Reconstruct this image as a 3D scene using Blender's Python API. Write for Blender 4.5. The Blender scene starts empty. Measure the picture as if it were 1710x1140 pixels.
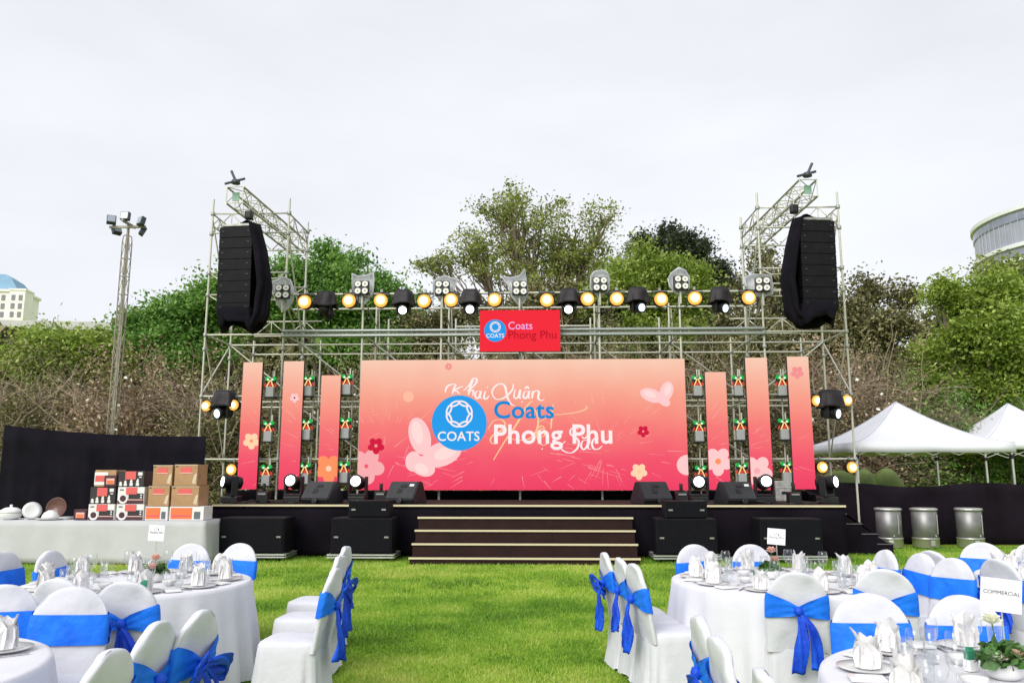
import bpy, bmesh, math, random
import numpy as np
from mathutils import Vector, Matrix, Euler

R = math.radians
random.seed(7)
SC = bpy.context.scene
COL = SC.collection

# ------------------------------------------------------------------ camera
CAM_H, YAW, PITCH, FPX = 1.65, R(2.0), R(9.3), 1331.0
cd = bpy.data.cameras.new('camera')
cd.sensor_width = 36.0
cd.lens = 36.0 * FPX / 1710.0
cd.clip_start, cd.clip_end = 0.1, 3000.0
cam = bpy.data.objects.new('camera', cd)
COL.objects.link(cam)
cam.location = (0, 0, CAM_H)
cam.rotation_euler = (math.pi / 2 + PITCH, 0, YAW)
SC.camera = cam

# ------------------------------------------------------------------ sky: bright overcast
W = bpy.data.worlds.new('World')
SC.world = W
W.use_nodes = True
nt = W.node_tree
nt.nodes.clear()
SUN_EL, SUN_AZ = R(37), R(208)      # azimuth clockwise from +Y
sky = nt.nodes.new('ShaderNodeTexSky')
sky.sky_type = 'NISHITA'
sky.sun_disc = False
sky.sun_elevation = SUN_EL
sky.sun_rotation = SUN_AZ
sky.air_density = 1.0
sky.dust_density = 3.0
sky.ozone_density = 1.5
hs = nt.nodes.new('ShaderNodeHueSaturation')
hs.inputs['Saturation'].default_value = 0.16
mixw = nt.nodes.new('ShaderNodeMixRGB')       # a cloud deck evens the clear sky out
mixw.inputs['Fac'].default_value = 0.66
mixw.inputs['Color2'].default_value = (8.5, 8.7, 9.3, 1)
bg = nt.nodes.new('ShaderNodeBackground')
bg.inputs['Strength'].default_value = 0.0735
wo = nt.nodes.new('ShaderNodeOutputWorld')
nt.links.new(sky.outputs[0], hs.inputs['Color'])
nt.links.new(hs.outputs[0], mixw.inputs['Color1'])
cn = nt.nodes.new('ShaderNodeTexNoise')        # faint unevenness of the cloud deck
cn.inputs['Scale'].default_value = 2.2; cn.inputs['Detail'].default_value = 4
ctc = nt.nodes.new('ShaderNodeTexCoord'); cmp_ = nt.nodes.new('ShaderNodeMapping'); cmp_.inputs['Scale'].default_value = (1, 1, 3.0)
nt.links.new(ctc.outputs['Generated'], cmp_.inputs[0]); nt.links.new(cmp_.outputs[0], cn.inputs['Vector'])
cmr = nt.nodes.new('ShaderNodeMapRange'); cmr.inputs['From Min'].default_value = 0.3; cmr.inputs['From Max'].default_value = 0.7
cmr.inputs['To Min'].default_value = 0.93; cmr.inputs['To Max'].default_value = 1.07
nt.links.new(cn.outputs['Fac'], cmr.inputs['Value'])
cml = nt.nodes.new('ShaderNodeVectorMath'); cml.operation = 'SCALE'
nt.links.new(mixw.outputs[0], cml.inputs[0]); nt.links.new(cmr.outputs[0], cml.inputs['Scale'])
nt.links.new(cml.outputs[0], bg.inputs['Color'])
nt.links.new(bg.outputs[0], wo.inputs['Surface'])

# ------------------------------------------------------------------ sun behind the cloud: soft
sl = bpy.data.lights.new('sun', 'SUN')
sl.energy = 1.5
sl.angle = R(40)
sl.color = (1.0, 0.96, 0.90)
sun = bpy.data.objects.new('sun', sl)
COL.objects.link(sun)
sdir = Vector((math.sin(SUN_AZ) * math.cos(SUN_EL), math.cos(SUN_AZ) * math.cos(SUN_EL), math.sin(SUN_EL)))
sun.rotation_euler = sdir.to_track_quat('Z', 'Y').to_euler()
sun.location = (0, -10, 30)

vs = SC.view_settings
vs.view_transform = 'Standard'
vs.look = 'None'
vs.exposure = 0.86
vs.gamma = 1.0
vs.use_curve_mapping = False
SC.render.film_transparent = False
SC.cycles.use_denoising = True
SC.cycles.max_bounces = 8
SC.cycles.transparent_max_bounces = 16
SC.cycles.caustics_reflective = False
SC.cycles.caustics_refractive = False

# ------------------------------------------------------------------ surveying: a sight line of the camera met with a plane
_c, _s, _ct, _st = math.cos(YAW), math.sin(YAW), math.cos(PITCH), math.sin(PITCH)
_R, _F, _U = Vector((_c, _s, 0)), Vector((-_s * _ct, _c * _ct, _st)), Vector((_s * _st, -_c * _st, _ct))
def at(px, py, Y):
    d = _F + _R * ((px - 855.0) / FPX) - _U * ((py - 570.0) / FPX)
    t = Y / d.y
    return Vector((d.x * t, Y, CAM_H + d.z * t))

# ------------------------------------------------------------------ helpers
def lin(r, g, b):
    f = lambda c: (c / 255.0) / 12.92 if c / 255.0 <= 0.04045 else ((c / 255.0 + 0.055) / 1.055) ** 2.4
    return (f(r), f(g), f(b))

_MATS = {}
def mat(name, col, rough=0.6, metal=0.0, var=0.0, scale=8.0, bump=0.0, bscale=40.0, spec=0.5, sheen=0.0, coat=0.0, col2=None, detail=4.0):
    if name in _MATS: return _MATS[name]
    m = bpy.data.materials.new(name)
    m.use_nodes = True
    n, l = m.node_tree.nodes, m.node_tree.links
    b = n['Principled BSDF']
    b.inputs['Base Color'].default_value = (*col, 1)
    b.inputs['Roughness'].default_value = rough
    b.inputs['Metallic'].default_value = metal
    b.inputs['Specular IOR Level'].default_value = spec
    if sheen: b.inputs['Sheen Weight'].default_value = sheen
    if coat: b.inputs['Coat Weight'].default_value = coat
    tc = n.new('ShaderNodeTexCoord')
    if var > 0 or col2:
        nz = n.new('ShaderNodeTexNoise'); nz.inputs['Scale'].default_value = scale; nz.inputs['Detail'].default_value = detail
        l.new(tc.outputs['Object'], nz.inputs['Vector'])
        rp = n.new('ShaderNodeValToRGB')
        rp.color_ramp.elements[0].position = 0.32; rp.color_ramp.elements[1].position = 0.68
        c2 = col2 if col2 else tuple(min(1, c * (1 + var)) for c in col)
        c1 = col if col2 else tuple(c * (1 - var) for c in col)
        rp.color_ramp.elements[0].color = (*c1, 1); rp.color_ramp.elements[1].color = (*c2, 1)
        l.new(nz.outputs['Fac'], rp.inputs['Fac']); l.new(rp.outputs[0], b.inputs['Base Color'])
    if bump > 0:
        nb = n.new('ShaderNodeTexNoise'); nb.inputs['Scale'].default_value = bscale; nb.inputs['Detail'].default_value = 3
        l.new(tc.outputs['Object'], nb.inputs['Vector'])
        bp = n.new('ShaderNodeBump'); bp.inputs['Strength'].default_value = bump; bp.inputs['Distance'].default_value = 0.02
        l.new(nb.outputs['Fac'], bp.inputs['Height']); l.new(bp.outputs[0], b.inputs['Normal'])
    _MATS[name] = m
    return m

def emit(name, col, strength=1.0):
    if name in _MATS: return _MATS[name]
    m = bpy.data.materials.new(name); m.use_nodes = True
    n, l = m.node_tree.nodes, m.node_tree.links
    n.clear()
    e = n.new('ShaderNodeEmission'); e.inputs['Color'].default_value = (*col, 1); e.inputs['Strength'].default_value = strength
    o = n.new('ShaderNodeOutputMaterial'); l.new(e.outputs[0], o.inputs[0])
    _MATS[name] = m
    return m

class MB:
    """collects shapes; build() links them as one mesh object"""
    def __init__(s): s.v, s.f = [], []
    def add(s, vs_, fs_):
        o = len(s.v); s.v += [tuple(v) for v in vs_]; s.f += [tuple(i + o for i in f) for f in fs_]; return s
    def box(s, c, d, rot=None, bev=0.0):
        x, y, z = d[0] / 2, d[1] / 2, d[2] / 2
        if bev > 0:
            bm = bmesh.new(); bmesh.ops.create_cube(bm, size=1.0)
            for v in bm.verts: v.co = Vector((v.co.x * d[0], v.co.y * d[1], v.co.z * d[2]))
            bmesh.ops.bevel(bm, geom=list(bm.edges), offset=bev, segments=2, affect='EDGES', profile=0.6)
            bm.verts.index_update()
            P = [v.co.copy() for v in bm.verts]; F = [[v.index for v in f.verts] for f in bm.faces]; bm.free()
        else:
            P = [Vector(p) for p in ((-x, -y, -z), (x, -y, -z), (x, y, -z), (-x, y, -z), (-x, -y, z), (x, -y, z), (x, y, z), (-x, y, z))]
            F = [(0, 3, 2, 1), (4, 5, 6, 7), (0, 1, 5, 4), (1, 2, 6, 5), (2, 3, 7, 6), (3, 0, 4, 7)]
        if rot is not None:
            M = rot if isinstance(rot, Matrix) else Euler(rot).to_matrix()
            P = [M @ p for p in P]
        c = Vector(c)
        return s.add([p + c for p in P], F)
    def tube(s, pts, r, n=8, cap=True):
        pts = [Vector(p) for p in pts]
        rs = r if isinstance(r, (list, tuple)) else [r] * len(pts)
        P, F = [], []
        for i, p in enumerate(pts):
            d = (pts[min(i + 1, len(pts) - 1)] - pts[max(i - 1, 0)])
            d = d.normalized() if d.length > 1e-9 else Vector((0, 0, 1))
            a = d.orthogonal().normalized() if i == 0 else (a - d * a.dot(d)).normalized()
            b = d.cross(a)
            for k in range(n):
                t = 2 * math.pi * k / n
                P.append(p + (a * math.cos(t) + b * math.sin(t)) * rs[i])
        for i in range(len(pts) - 1):
            for k in range(n):
                k2 = (k + 1) % n
                F.append((i * n + k, i * n + k2, (i + 1) * n + k2, (i + 1) * n + k))
        if cap:
            F.append(tuple(range(n - 1, -1, -1))); F.append(tuple((len(pts) - 1) * n + k for k in range(n)))
        return s.add(P, F)
    def lathe(s, prof, n=24, M=None, cap=True):
        P, F = [], []
        for (r, z) in prof:
            for k in range(n):
                t = 2 * math.pi * k / n
                P.append(Vector((r * math.cos(t), r * math.sin(t), z)))
        for i in range(len(prof) - 1):
            for k in range(n):
                k2 = (k + 1) % n
                F.append((i * n + k, i * n + k2, (i + 1) * n + k2, (i + 1) * n + k))
        if cap:
            if prof[0][0] > 1e-4: F.append(tuple(range(n - 1, -1, -1)))
            if prof[-1][0] > 1e-4: F.append(tuple((len(prof) - 1) * n + k for k in range(n)))
        if M is not None: P = [M @ p for p in P]
        return s.add(P, F)
    def grid(s, rows, closed=False):
        h, w = len(rows), len(rows[0]); P = [p for r in rows for p in r]; F = []
        for i in range(h - 1):
            for j in range(w if closed else w - 1):
                j2 = (j + 1) % w
                F.append((i * w + j, i * w + j2, (i + 1) * w + j2, (i + 1) * w + j))
        return s.add(P, F)
    def mesh(s, name, material=None, smooth=False, merge=False):
        me = bpy.data.meshes.new(name)
        me.from_pydata([tuple(v) for v in s.v], [], s.f)
        if merge:
            bm = bmesh.new(); bm.from_mesh(me); bmesh.ops.remove_doubles(bm, verts=bm.verts, dist=1e-5)
            bmesh.ops.recalc_face_normals(bm, faces=bm.faces); bm.to_mesh(me); bm.free()
        if smooth: me.polygons.foreach_set('use_smooth', [True] * len(me.polygons))
        if material: me.materials.append(material)
        me.update()
        return me
    def build(s, name, material, parent=None, smooth=False, merge=False):
        return link(name, s.mesh(name, material, smooth, merge), parent)

def link(name, me, parent=None, loc=None, rot=None, scale=None):
    o = bpy.data.objects.new(name, me)
    COL.objects.link(o)
    if parent: o.parent = parent
    if loc is not None: o.location = loc
    if rot is not None: o.rotation_euler = rot
    if scale is not None: o.scale = scale
    return o

def tag(o, label, cat, group=None):
    o['label'] = label; o['category'] = cat
    if group: o['group'] = group
    return o
def thing(name, label, cat, loc=(0, 0, 0), rz=0.0, group=None):
    o = bpy.data.objects.new(name, None); COL.objects.link(o)
    o.empty_display_size = 0.1
    o.location = loc; o.rotation_euler = (0, 0, rz)
    return tag(o, label, cat, group)
def struct(o): o['kind'] = 'structure'; return o
def stuff(o): o['kind'] = 'stuff'; return o
def kids(o, tab):
    return tab.get(o, [])
def dup(root, loc, rz, label, group=None, scale=None):
    """copy of a thing with its parts and sub-parts"""
    r = root.copy(); COL.objects.link(r); r.location = loc; r.rotation_euler = (0, 0, rz); r['label'] = label
    if group: r['group'] = group
    if scale: r.scale = scale
    for ch in KIDS[root.name]:
        c = ch.copy(); COL.objects.link(c); c.parent = r
        for g in KIDS.get(ch.name, []):
            d = g.copy(); COL.objects.link(d); d.parent = c
    return r
KIDS = {}
def remember(root):
    KIDS[root.name] = list(root.children)
    for c in KIDS[root.name]: KIDS[c.name] = list(c.children)
    return root

_UNIT = {}
def unit_pipe(m):
    if m.name not in _UNIT:
        _UNIT[m.name] = MB().lathe([(1, 0), (1, 1)], 8).mesh('pipe', m, True)
        me = _UNIT[m.name]
        for p in me.polygons:
            if len(p.vertices) > 4: p.use_smooth = False
    return _UNIT[m.name]
def pipe(name, a, b, r, m, parent):
    a, b = Vector(a), Vector(b); d = b - a
    o = link(name, unit_pipe(m), parent, a, d.to_track_quat('Z', 'Y').to_euler(), (r, r, d.length))
    return o

def text_mesh(name, body, width, height, material, shear=0.0, bold=0.0):
    """flat lettering as a mesh in the local XZ plane, origin bottom left, scaled to width x height"""
    cu = bpy.data.curves.new(name, 'FONT'); cu.body = body; cu.size = 1.0; cu.offset = bold; cu.shear = shear; cu.resolution_u = 4; cu.space_character = 1.0 + 2.2 * bold
    o = bpy.data.objects.new(name, cu); COL.objects.link(o)
    dg = bpy.context.evaluated_depsgraph_get(); dg.update()
    me = bpy.data.meshes.new_from_object(o.evaluated_get(dg))
    bpy.data.objects.remove(o); bpy.data.curves.remove(cu)
    n = len(me.vertices); a = np.zeros(n * 3); me.vertices.foreach_get('co', a); a = a.reshape(-1, 3)
    lo, hi = a.min(0), a.max(0)
    sx = width / (hi[0] - lo[0]); sy = height / (hi[1] - lo[1]) if height else sx
    b = np.zeros_like(a); b[:, 0] = (a[:, 0] - lo[0]) * sx; b[:, 2] = (a[:, 1] - lo[1]) * sy
    me.vertices.foreach_set('co', b.ravel()); me.materials.clear(); me.materials.append(material); me.update()
    return me

# ------------------------------------------------------------------ materials
galv = mat('galvanised steel', (0.50, 0.49, 0.42), 0.5, 0.3, 0.28, 3.0)
galv_dark = mat('aged steel', (0.30, 0.31, 0.29), 0.5, 0.6, 0.3, 5.0)
alu = mat('aluminium', (0.62, 0.63, 0.62), 0.38, 0.8, 0.12, 4.0)
truss_m = mat('weathered truss aluminium', (0.50, 0.50, 0.40), 0.45, 0.5, 0.25, 6.0)
black_cloth = mat('black cloth', (0.006, 0.005, 0.009), 0.9, 0, 0.4, 2.0, 0.5, 60, 0.12, 0.0)
black_paint = mat('black texture paint', (0.006, 0.0055, 0.008), 0.6, 0, 0.3, 6.0, 0.2, 200, 0.15)
black_plastic = mat('black plastic', (0.012, 0.011, 0.013), 0.45, 0, 0.2, 4.0, 0.05, 120, 0.3)
dark_grille = mat('dark steel grille', (0.005, 0.005, 0.008), 0.7, 0.0, 0.3, 30.0, 0.4, 400, 0.12)
white_cloth = mat('white cloth', (0.64, 0.64, 0.68), 0.85, 0, 0.03, 5.0, 0.12, 25, 0.25, 0.15)

# ================================================================== ground
gm = bpy.data.materials.new('lawn'); gm.use_nodes = True
n, l = gm.node_tree.nodes, gm.node_tree.links
b = n['Principled BSDF']; b.inputs['Roughness'].default_value = 0.9; b.inputs['Specular IOR Level'].default_value = 0.1
tc = n.new('ShaderNodeTexCoord')
n1 = n.new('ShaderNodeTexNoise'); n1.inputs['Scale'].default_value = 0.55; n1.inputs['Detail'].default_value = 5
n2 = n.new('ShaderNodeTexNoise'); n2.inputs['Scale'].default_value = 26.0; n2.inputs['Detail'].default_value = 6
l.new(tc.outputs['Object'], n1.inputs['Vector']); l.new(tc.outputs['Object'], n2.inputs['Vector'])
mx = n.new('ShaderNodeMixRGB'); mx.inputs['Fac'].default_value = 0.6
l.new(n1.outputs['Fac'], mx.inputs['Color1']); l.new(n2.outputs['Fac'], mx.inputs['Color2'])
rp = n.new('ShaderNodeValToRGB')
rp.color_ramp.elements[0].position = 0.35; rp.color_ramp.elements[0].color = (0.13, 0.20, 0.014, 1)
rp.color_ramp.elements[1].position = 0.66; rp.color_ramp.elements[1].color = (0.37, 0.50, 0.06, 1)
l.new(mx.outputs[0], rp.inputs['Fac']); l.new(rp.outputs[0], b.inputs['Base Color'])
g = MB()
xs = [-900, -60, -20, 0, 20, 60, 900]; ys = [-60, 0, 10, 25, 60, 200, 1500]
g.grid([[(x, y, 0.0) for x in xs] for y in ys])
struct(g.build('ground', gm))

def attr_ramp(name, cols, rough=0.42, translucent=0.42, spec=0.5):
    """leaf colours picked by a random number stored on each leaf"""
    m = bpy.data.materials.new(name); m.use_nodes = True
    n, l = m.node_tree.nodes, m.node_tree.links
    b = n['Principled BSDF']; b.inputs['Roughness'].default_value = rough; b.inputs['Specular IOR Level'].default_value = spec
    a = n.new('ShaderNodeAttribute'); a.attribute_name = 'rnd'
    rp = n.new('ShaderNodeValToRGB'); cr = rp.color_ramp
    while len(cr.elements) < len(cols): cr.elements.new(0.5)
    for i, c in enumerate(cols):
        cr.elements[i].position = i / (len(cols) - 1); cr.elements[i].color = (*c, 1)
    l.new(a.outputs['Fac'], rp.inputs['Fac']); l.new(rp.outputs[0], b.inputs['Base Color'])
    if translucent > 0:
        t = n.new('ShaderNodeBsdfTranslucent'); l.new(rp.outputs[0], t.inputs['Color'])
        mx = n.new('ShaderNodeMixShader'); mx.inputs[0].default_value = translucent
        l.new(b.outputs[0], mx.inputs[1]); l.new(t.outputs[0], mx.inputs[2])
        l.new(mx.outputs[0], n['Material Output'].inputs[0])
    return m

def soup(name, V, k, material, rnd=None, parent=None):
    """many loose faces of k corners each from an (n*k,3) array"""
    V = np.asarray(V, dtype=np.float32).reshape(-1, 3); nf = len(V) // k
    me = bpy.data.meshes.new(name)
    me.vertices.add(nf * k); me.vertices.foreach_set('co', V.ravel())
    me.loops.add(nf * k); me.loops.foreach_set('vertex_index', np.arange(nf * k, dtype=np.int32))
    me.polygons.add(nf); me.polygons.foreach_set('loop_start', np.arange(0, nf * k, k, dtype=np.int32))
    me.polygons.foreach_set('loop_total', np.full(nf, k, dtype=np.int32))
    if rnd is not None:
        at_ = me.attributes.new('rnd', 'FLOAT', 'FACE'); at_.data.foreach_set('value', np.asarray(rnd, dtype=np.float32))
    me.materials.append(material); me.update(calc_edges=True)
    return me

rng = np.random.default_rng(11)
def vnoise(x, y, seed):
    g_ = np.random.default_rng(seed).uniform(0, 1, (64, 64)); xi, yi = np.floor(x).astype(int), np.floor(y).astype(int); fx, fy = x - xi, y - yi
    fx, fy = fx * fx * (3 - 2 * fx), fy * fy * (3 - 2 * fy); G = lambda a, b_: g_[a % 64, b_ % 64]
    return (G(xi, yi) * (1 - fx) + G(xi + 1, yi) * fx) * (1 - fy) + (G(xi, yi + 1) * (1 - fx) + G(xi + 1, yi + 1) * fx) * fy
def grass(name, n_, x0, x1, y0, y1, h, w, material, wedge=None):
    X = rng.uniform(x0, x1, n_); Y = y0 + (y1 - y0) * rng.uniform(0, 1, n_)
    if wedge is not None:
        keep = np.abs(X + 0.035 * Y) < wedge * Y + 0.3; X, Y = X[keep], Y[keep]
    k = len(X)
    a = rng.uniform(0, 2 * np.pi, k); hh = h * rng.uniform(0.45, 1.25, k); ww = w * rng.uniform(0.6, 1.3, k)
    lean = rng.normal(0, 0.45, (k, 2)) * hh[:, None]
    V = np.zeros((k, 3, 3))
    V[:, 0, 0] = X - np.cos(a) * ww / 2; V[:, 0, 1] = Y - np.sin(a) * ww / 2
    V[:, 1, 0] = X + np.cos(a) * ww / 2; V[:, 1, 1] = Y + np.sin(a) * ww / 2
    V[:, 2, 0] = X + lean[:, 0]; V[:, 2, 1] = Y + lean[:, 1]; V[:, 2, 2] = hh
    # soft patches of lusher and drier blades
    patch = 0.6 * vnoise(X * 0.9, Y * 0.9, 1) + 0.4 * vnoise(X * 2.7, Y * 2.7, 2)
    r = np.clip((patch - 0.5) * 1.5 + 0.2 + rng.uniform(0, 0.62, k), 0, 1)
    return V.reshape(-1, 3), r
blade_m = attr_ramp('grass blades', [(0.08, 0.20, 0.014), (0.175, 0.36, 0.028), (0.32, 0.49, 0.05), (0.52, 0.58, 0.15)], 0.55, 0.35)
V1, r1 = grass('grass', 300000, -6, 6, 5.3, 11, 0.034, 0.0105, blade_m, 0.62)
V2, r2 = grass('grass', 260000, -12, 14, 11, 18.6, 0.042, 0.014, blade_m, 0.72)
gv = soup('grass', np.concatenate([V1, V2]), 3, blade_m, np.concatenate([r1, r2]))
go = stuff(link('grass', gv)); go['label'] = 'bright green mown lawn grass in front of the stage'; go['category'] = 'grass'

# ================================================================== trees and shrubs
bark = mat('bark', (0.13, 0.105, 0.08), 0.85, 0, 0.35, 6.0, 0.5, 30)
bark_pale = mat('pale bark', (0.26, 0.21, 0.16), 0.85, 0, 0.3, 6.0, 0.5, 30)
leaf_green = attr_ramp('leaves green', [(0.045, 0.12, 0.022), (0.115, 0.26, 0.045), (0.21, 0.40, 0.075), (0.40, 0.58, 0.17)])
leaf_olive = attr_ramp('leaves olive', [(0.10, 0.13, 0.02), (0.20, 0.245, 0.05), (0.33, 0.38, 0.09), (0.52, 0.56, 0.20)])
leaf_fresh = attr_ramp('leaves fresh', [(0.10, 0.155, 0.02), (0.19, 0.28, 0.035), (0.32, 0.43, 0.07), (0.52, 0.60, 0.16)])
leaf_dark = attr_ramp('leaves dark', [(0.022, 0.035, 0.016), (0.04, 0.06, 0.028), (0.065, 0.085, 0.04), (0.10, 0.12, 0.06)])
leaf_dry = attr_ramp('leaves dry', [(0.13, 0.09, 0.05), (0.25, 0.175, 0.10), (0.39, 0.285, 0.18), (0.58, 0.46, 0.36)], 0.8, 0.15)
leaf_mix = attr_ramp('leaves brownish olive', [(0.065, 0.068, 0.024), (0.125, 0.125, 0.045), (0.22, 0.21, 0.085), (0.44, 0.41, 0.21)], 0.7, 0.2)
twig_m = mat('dry twigs', (0.17, 0.125, 0.09), 0.9, 0, 0.4, 3.0, col2=(0.36, 0.27, 0.21))
bloom_m = mat('white blossom', (0.75, 0.74, 0.66), 0.7)

def leaf_faces(rg, cen, size, flat=0.35):
    """bent diamond leaves (4 corners) at the given centres"""
    k = len(cen)
    nn = rg.normal(0, 0.75, (k, 3)) + np.array([0.0, 0.0, 0.85]); nn /= np.linalg.norm(nn, axis=1)[:, None] + 1e-9   # blades turn to the sky
    d = rg.normal(0, 1, (k, 3)); d -= (d * nn).sum(1)[:, None] * nn; d /= np.linalg.norm(d, axis=1)[:, None] + 1e-9
    u = np.cross(nn, d)
    s = size * rg.uniform(0.55, 1.45, k)
    V = np.zeros((k, 4, 3))
    V[:, 0] = cen - d * s[:, None] * 0.6; V[:, 1] = cen + u * s[:, None] * flat
    V[:, 2] = cen + d * s[:, None] * 0.6; V[:, 3] = cen - u * s[:, None] * flat
    return V.reshape(-1, 3)

def crown_points(rg, blobs, n_clusters, per, spread):
    """clusters spread through ellipsoids, denser toward the shell; returns leaf centres, cluster centres, tone"""
    lobes = []
    for b in blobs:                                        # every mass breaks into smaller lobes
        lobes.append((b[0], b[1], b[2], b[3] * 0.72, b[4] * 0.72, b[5] * 0.72))
        for k in range(8):
            d = rg.normal(0, 1, 3); d[1] = -abs(d[1]) if k < 5 else d[1]; d /= np.linalg.norm(d); q = rg.uniform(0.70, 1.0); f_ = rg.uniform(0.24, 0.46)
            lobes.append((b[0] + d[0] * b[3] * q, b[1] + d[1] * b[4] * q, b[2] + d[2] * b[5] * q, b[3] * f_, b[4] * f_, b[5] * f_))
    blobs = lobes
    vol = np.array([b[3] * b[4] * b[5] for b in blobs]) ** 0.6; vol /= vol.sum()
    C = []
    for i in range(n_clusters):
        b = blobs[rg.choice(len(blobs), p=vol)]
        d = rg.normal(0, 1, 3); d /= np.linalg.norm(d)
        r = rg.uniform(0.2, 1.0) ** 0.4 * rg.uniform(0.80, 1.12)
        C.append([b[0] + d[0] * b[3] * r, b[1] + d[1] * b[4] * r, b[2] + d[2] * b[5] * r])
    C = np.array(C)
    m = rg.poisson(per, n_clusters) + 3
    idx = np.repeat(np.arange(n_clusters), m)
    P = C[idx] + rg.normal(0, 1, (len(idx), 3)) * spread * np.array([1, 1, 0.75]) * rg.uniform(0.5, 1.3, n_clusters)[idx][:, None]
    tone = np.clip(rg.uniform(0, 1, n_clusters)[idx] * 0.55 + rg.uniform(0, 0.5, len(idx)), 0, 1)
    return P, C, tone

def tree(name, label, cat, base, blobs, leaf, seed, n_clusters, per, spread, size, trunk_r, bark_=bark, limbs=26, group=None, limb_r=0.3):
    """base (x,y); blobs in world metres (x,y,z,rx,ry,rz)"""
    rg = np.random.default_rng(seed)
    t = thing(name, label, cat, (base[0], base[1], 0), 0, group)
    bl = [(b[0] - base[0], b[1] - base[1], b[2], b[3], b[4], b[5]) for b in blobs]
    P, C, tone = crown_points(rg, bl, n_clusters, per, spread)
    P[:, 2] = np.maximum(P[:, 2], 0.1)
    link('crown', soup('crown', leaf_faces(rg, P, size), 4, leaf, tone), t)
    mb = MB()
    zc = min(b[2] for b in bl); top = max(b[2] for b in bl)
    fork = Vector((0, 0, max(0.8, zc * 0.45)))
    mb.tube([(0, 0, -0.1), (0.05, 0.03, fork.z * 0.5), fork], [trunk_r * 1.25, trunk_r, trunk_r * 0.85], 8)
    for b in bl:                              # main limbs, then branches out to leaf clusters
        e = Vector((b[0], b[1], b[2])); mid = fork.lerp(e, 0.5) + Vector(rg.normal(0, 0.25, 3))
        mb.tube([fork, mid, e], [trunk_r * 0.7, trunk_r * 0.45, trunk_r * 0.22], 6)
    pick = rg.choice(len(C), min(limbs, len(C)), replace=False)
    for i in pick:
        c = Vector(C[i]); b = min(bl, key=lambda q: (Vector(q[:3]) - c).length)
        o = fork.lerp(Vector(b[:3]), rg.uniform(0.35, 1.0))
        mid = o.lerp(c, 0.5) + Vector(rg.normal(0, 0.18, 3)) + Vector((0, 0, 0.1))
        mb.tube([o, mid, c], [trunk_r * limb_r, trunk_r * limb_r * 0.65, trunk_r * limb_r * 0.2], 4, False)
    mb.build('trunk', bark_, t, True)
    return t

def blob(px, py, rx, rz, Y, dy=None):
    p = at(px, py, Y); k = Y / FPX
    return (p.x, Y, p.z, rx * k, dy if dy else (rx + rz) * 0.5 * k, rz * k)

# far wood that closes the view behind everything
rg = np.random.default_rng(3)
P = np.zeros((70000, 3)); P[:, 0] = rg.uniform(-62, 62, 70000); P[:, 1] = rg.uniform(54, 64, 70000)
top = 12.0 + 1.6 * np.sin(P[:, 0] * 0.22) + 1.1 * np.sin(P[:, 0] * 0.61 + 1.0) + 0.5 * np.sin(P[:, 0] * 1.7)
P[:, 2] = top * rg.uniform(0, 1, 70000) ** 0.7
fw = stuff(link('far_wood', soup('far_wood', leaf_faces(rg, P, 0.6, 0.5), 4, leaf_mix, np.clip(rg.uniform(0, 0.8, 70000), 0, 1))))
fw['label'] = 'dim wood that closes the view behind the nearer trees'; fw['category'] = 'wood'

G_BACK = 'trees behind the stage'
tree('broadleaf_tree', 'dense bright green tree right behind the left speaker tower', 'tree', (at(560, 700, 34).x, 34),
     [blob(560, 480, 80, 62, 34), blob(640, 500, 55, 42, 34), blob(485, 505, 70, 60, 34), blob(600, 560, 90, 50, 34), blob(545, 440, 40, 30, 34)], leaf_green, 21, 760, 64, 0.34, 0.135, 0.22, group=G_BACK)
tree('broadleaf_tree', 'dense green tree left of the left speaker tower, right of the floodlight mast', 'tree', (at(330, 700, 33).x, 33),
     [blob(330, 540, 85, 52, 33), blob(250, 545, 45, 35, 33), blob(405, 492, 60, 52, 33), blob(350, 510, 50, 36, 33), blob(300, 590, 80, 40, 33)], leaf_green, 22, 700, 64, 0.34, 0.135, 0.2, group=G_BACK)
tree('bushy_tree', 'low fresh green bushy tree left of the floodlight mast', 'tree', (at(130, 720, 31).x, 31),
     [blob(120, 580, 70, 32, 31), blob(170, 590, 40, 30, 31), blob(60, 600, 45, 25, 31)], leaf_fresh, 23, 330, 56, 0.34, 0.13, 0.13, group=G_BACK)
tree('open_crowned_tree', 'tall open crowned tree with visible branches above the centre of the stage', 'tree', (at(900, 700, 40).x, 40),
     [blob(865, 385, 95, 66, 40), blob(960, 395, 75, 55, 40), blob(785, 420, 60, 50, 40), blob(722, 440, 30, 20, 40), blob(1010, 365, 26, 22, 40), blob(850, 345, 55, 30, 40), blob(1000, 440, 80, 45, 40), blob(880, 460, 130, 45, 40)],
     leaf_olive, 24, 640, 27, 0.29, 0.13, 0.34, bark_pale, 330, G_BACK, 0.20)
tree('broadleaf_tree', 'light green rounded tree behind the right half of the lighting truss', 'tree', (at(1085, 700, 36).x, 36),
     [blob(1090, 450, 62, 42, 36), blob(1130, 480, 55, 45, 36), blob(1030, 490, 60, 45, 36), blob(1080, 540, 90, 50, 36)], leaf_fresh, 25, 520, 64, 0.34, 0.135, 0.2, group=G_BACK)
tree('conifer_tree', 'dark pointed tree standing behind the light green rounded tree', 'tree', (at(1118, 700, 50).x, 50),
     [blob(1112, 420, 22, 34, 50), blob(1118, 395, 9, 14, 50), blob(1075, 410, 14, 22, 50), blob(1100, 460, 45, 30, 50)], leaf_dark, 26, 260, 70, 0.36, 0.17, 0.2, group=G_BACK)
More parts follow.
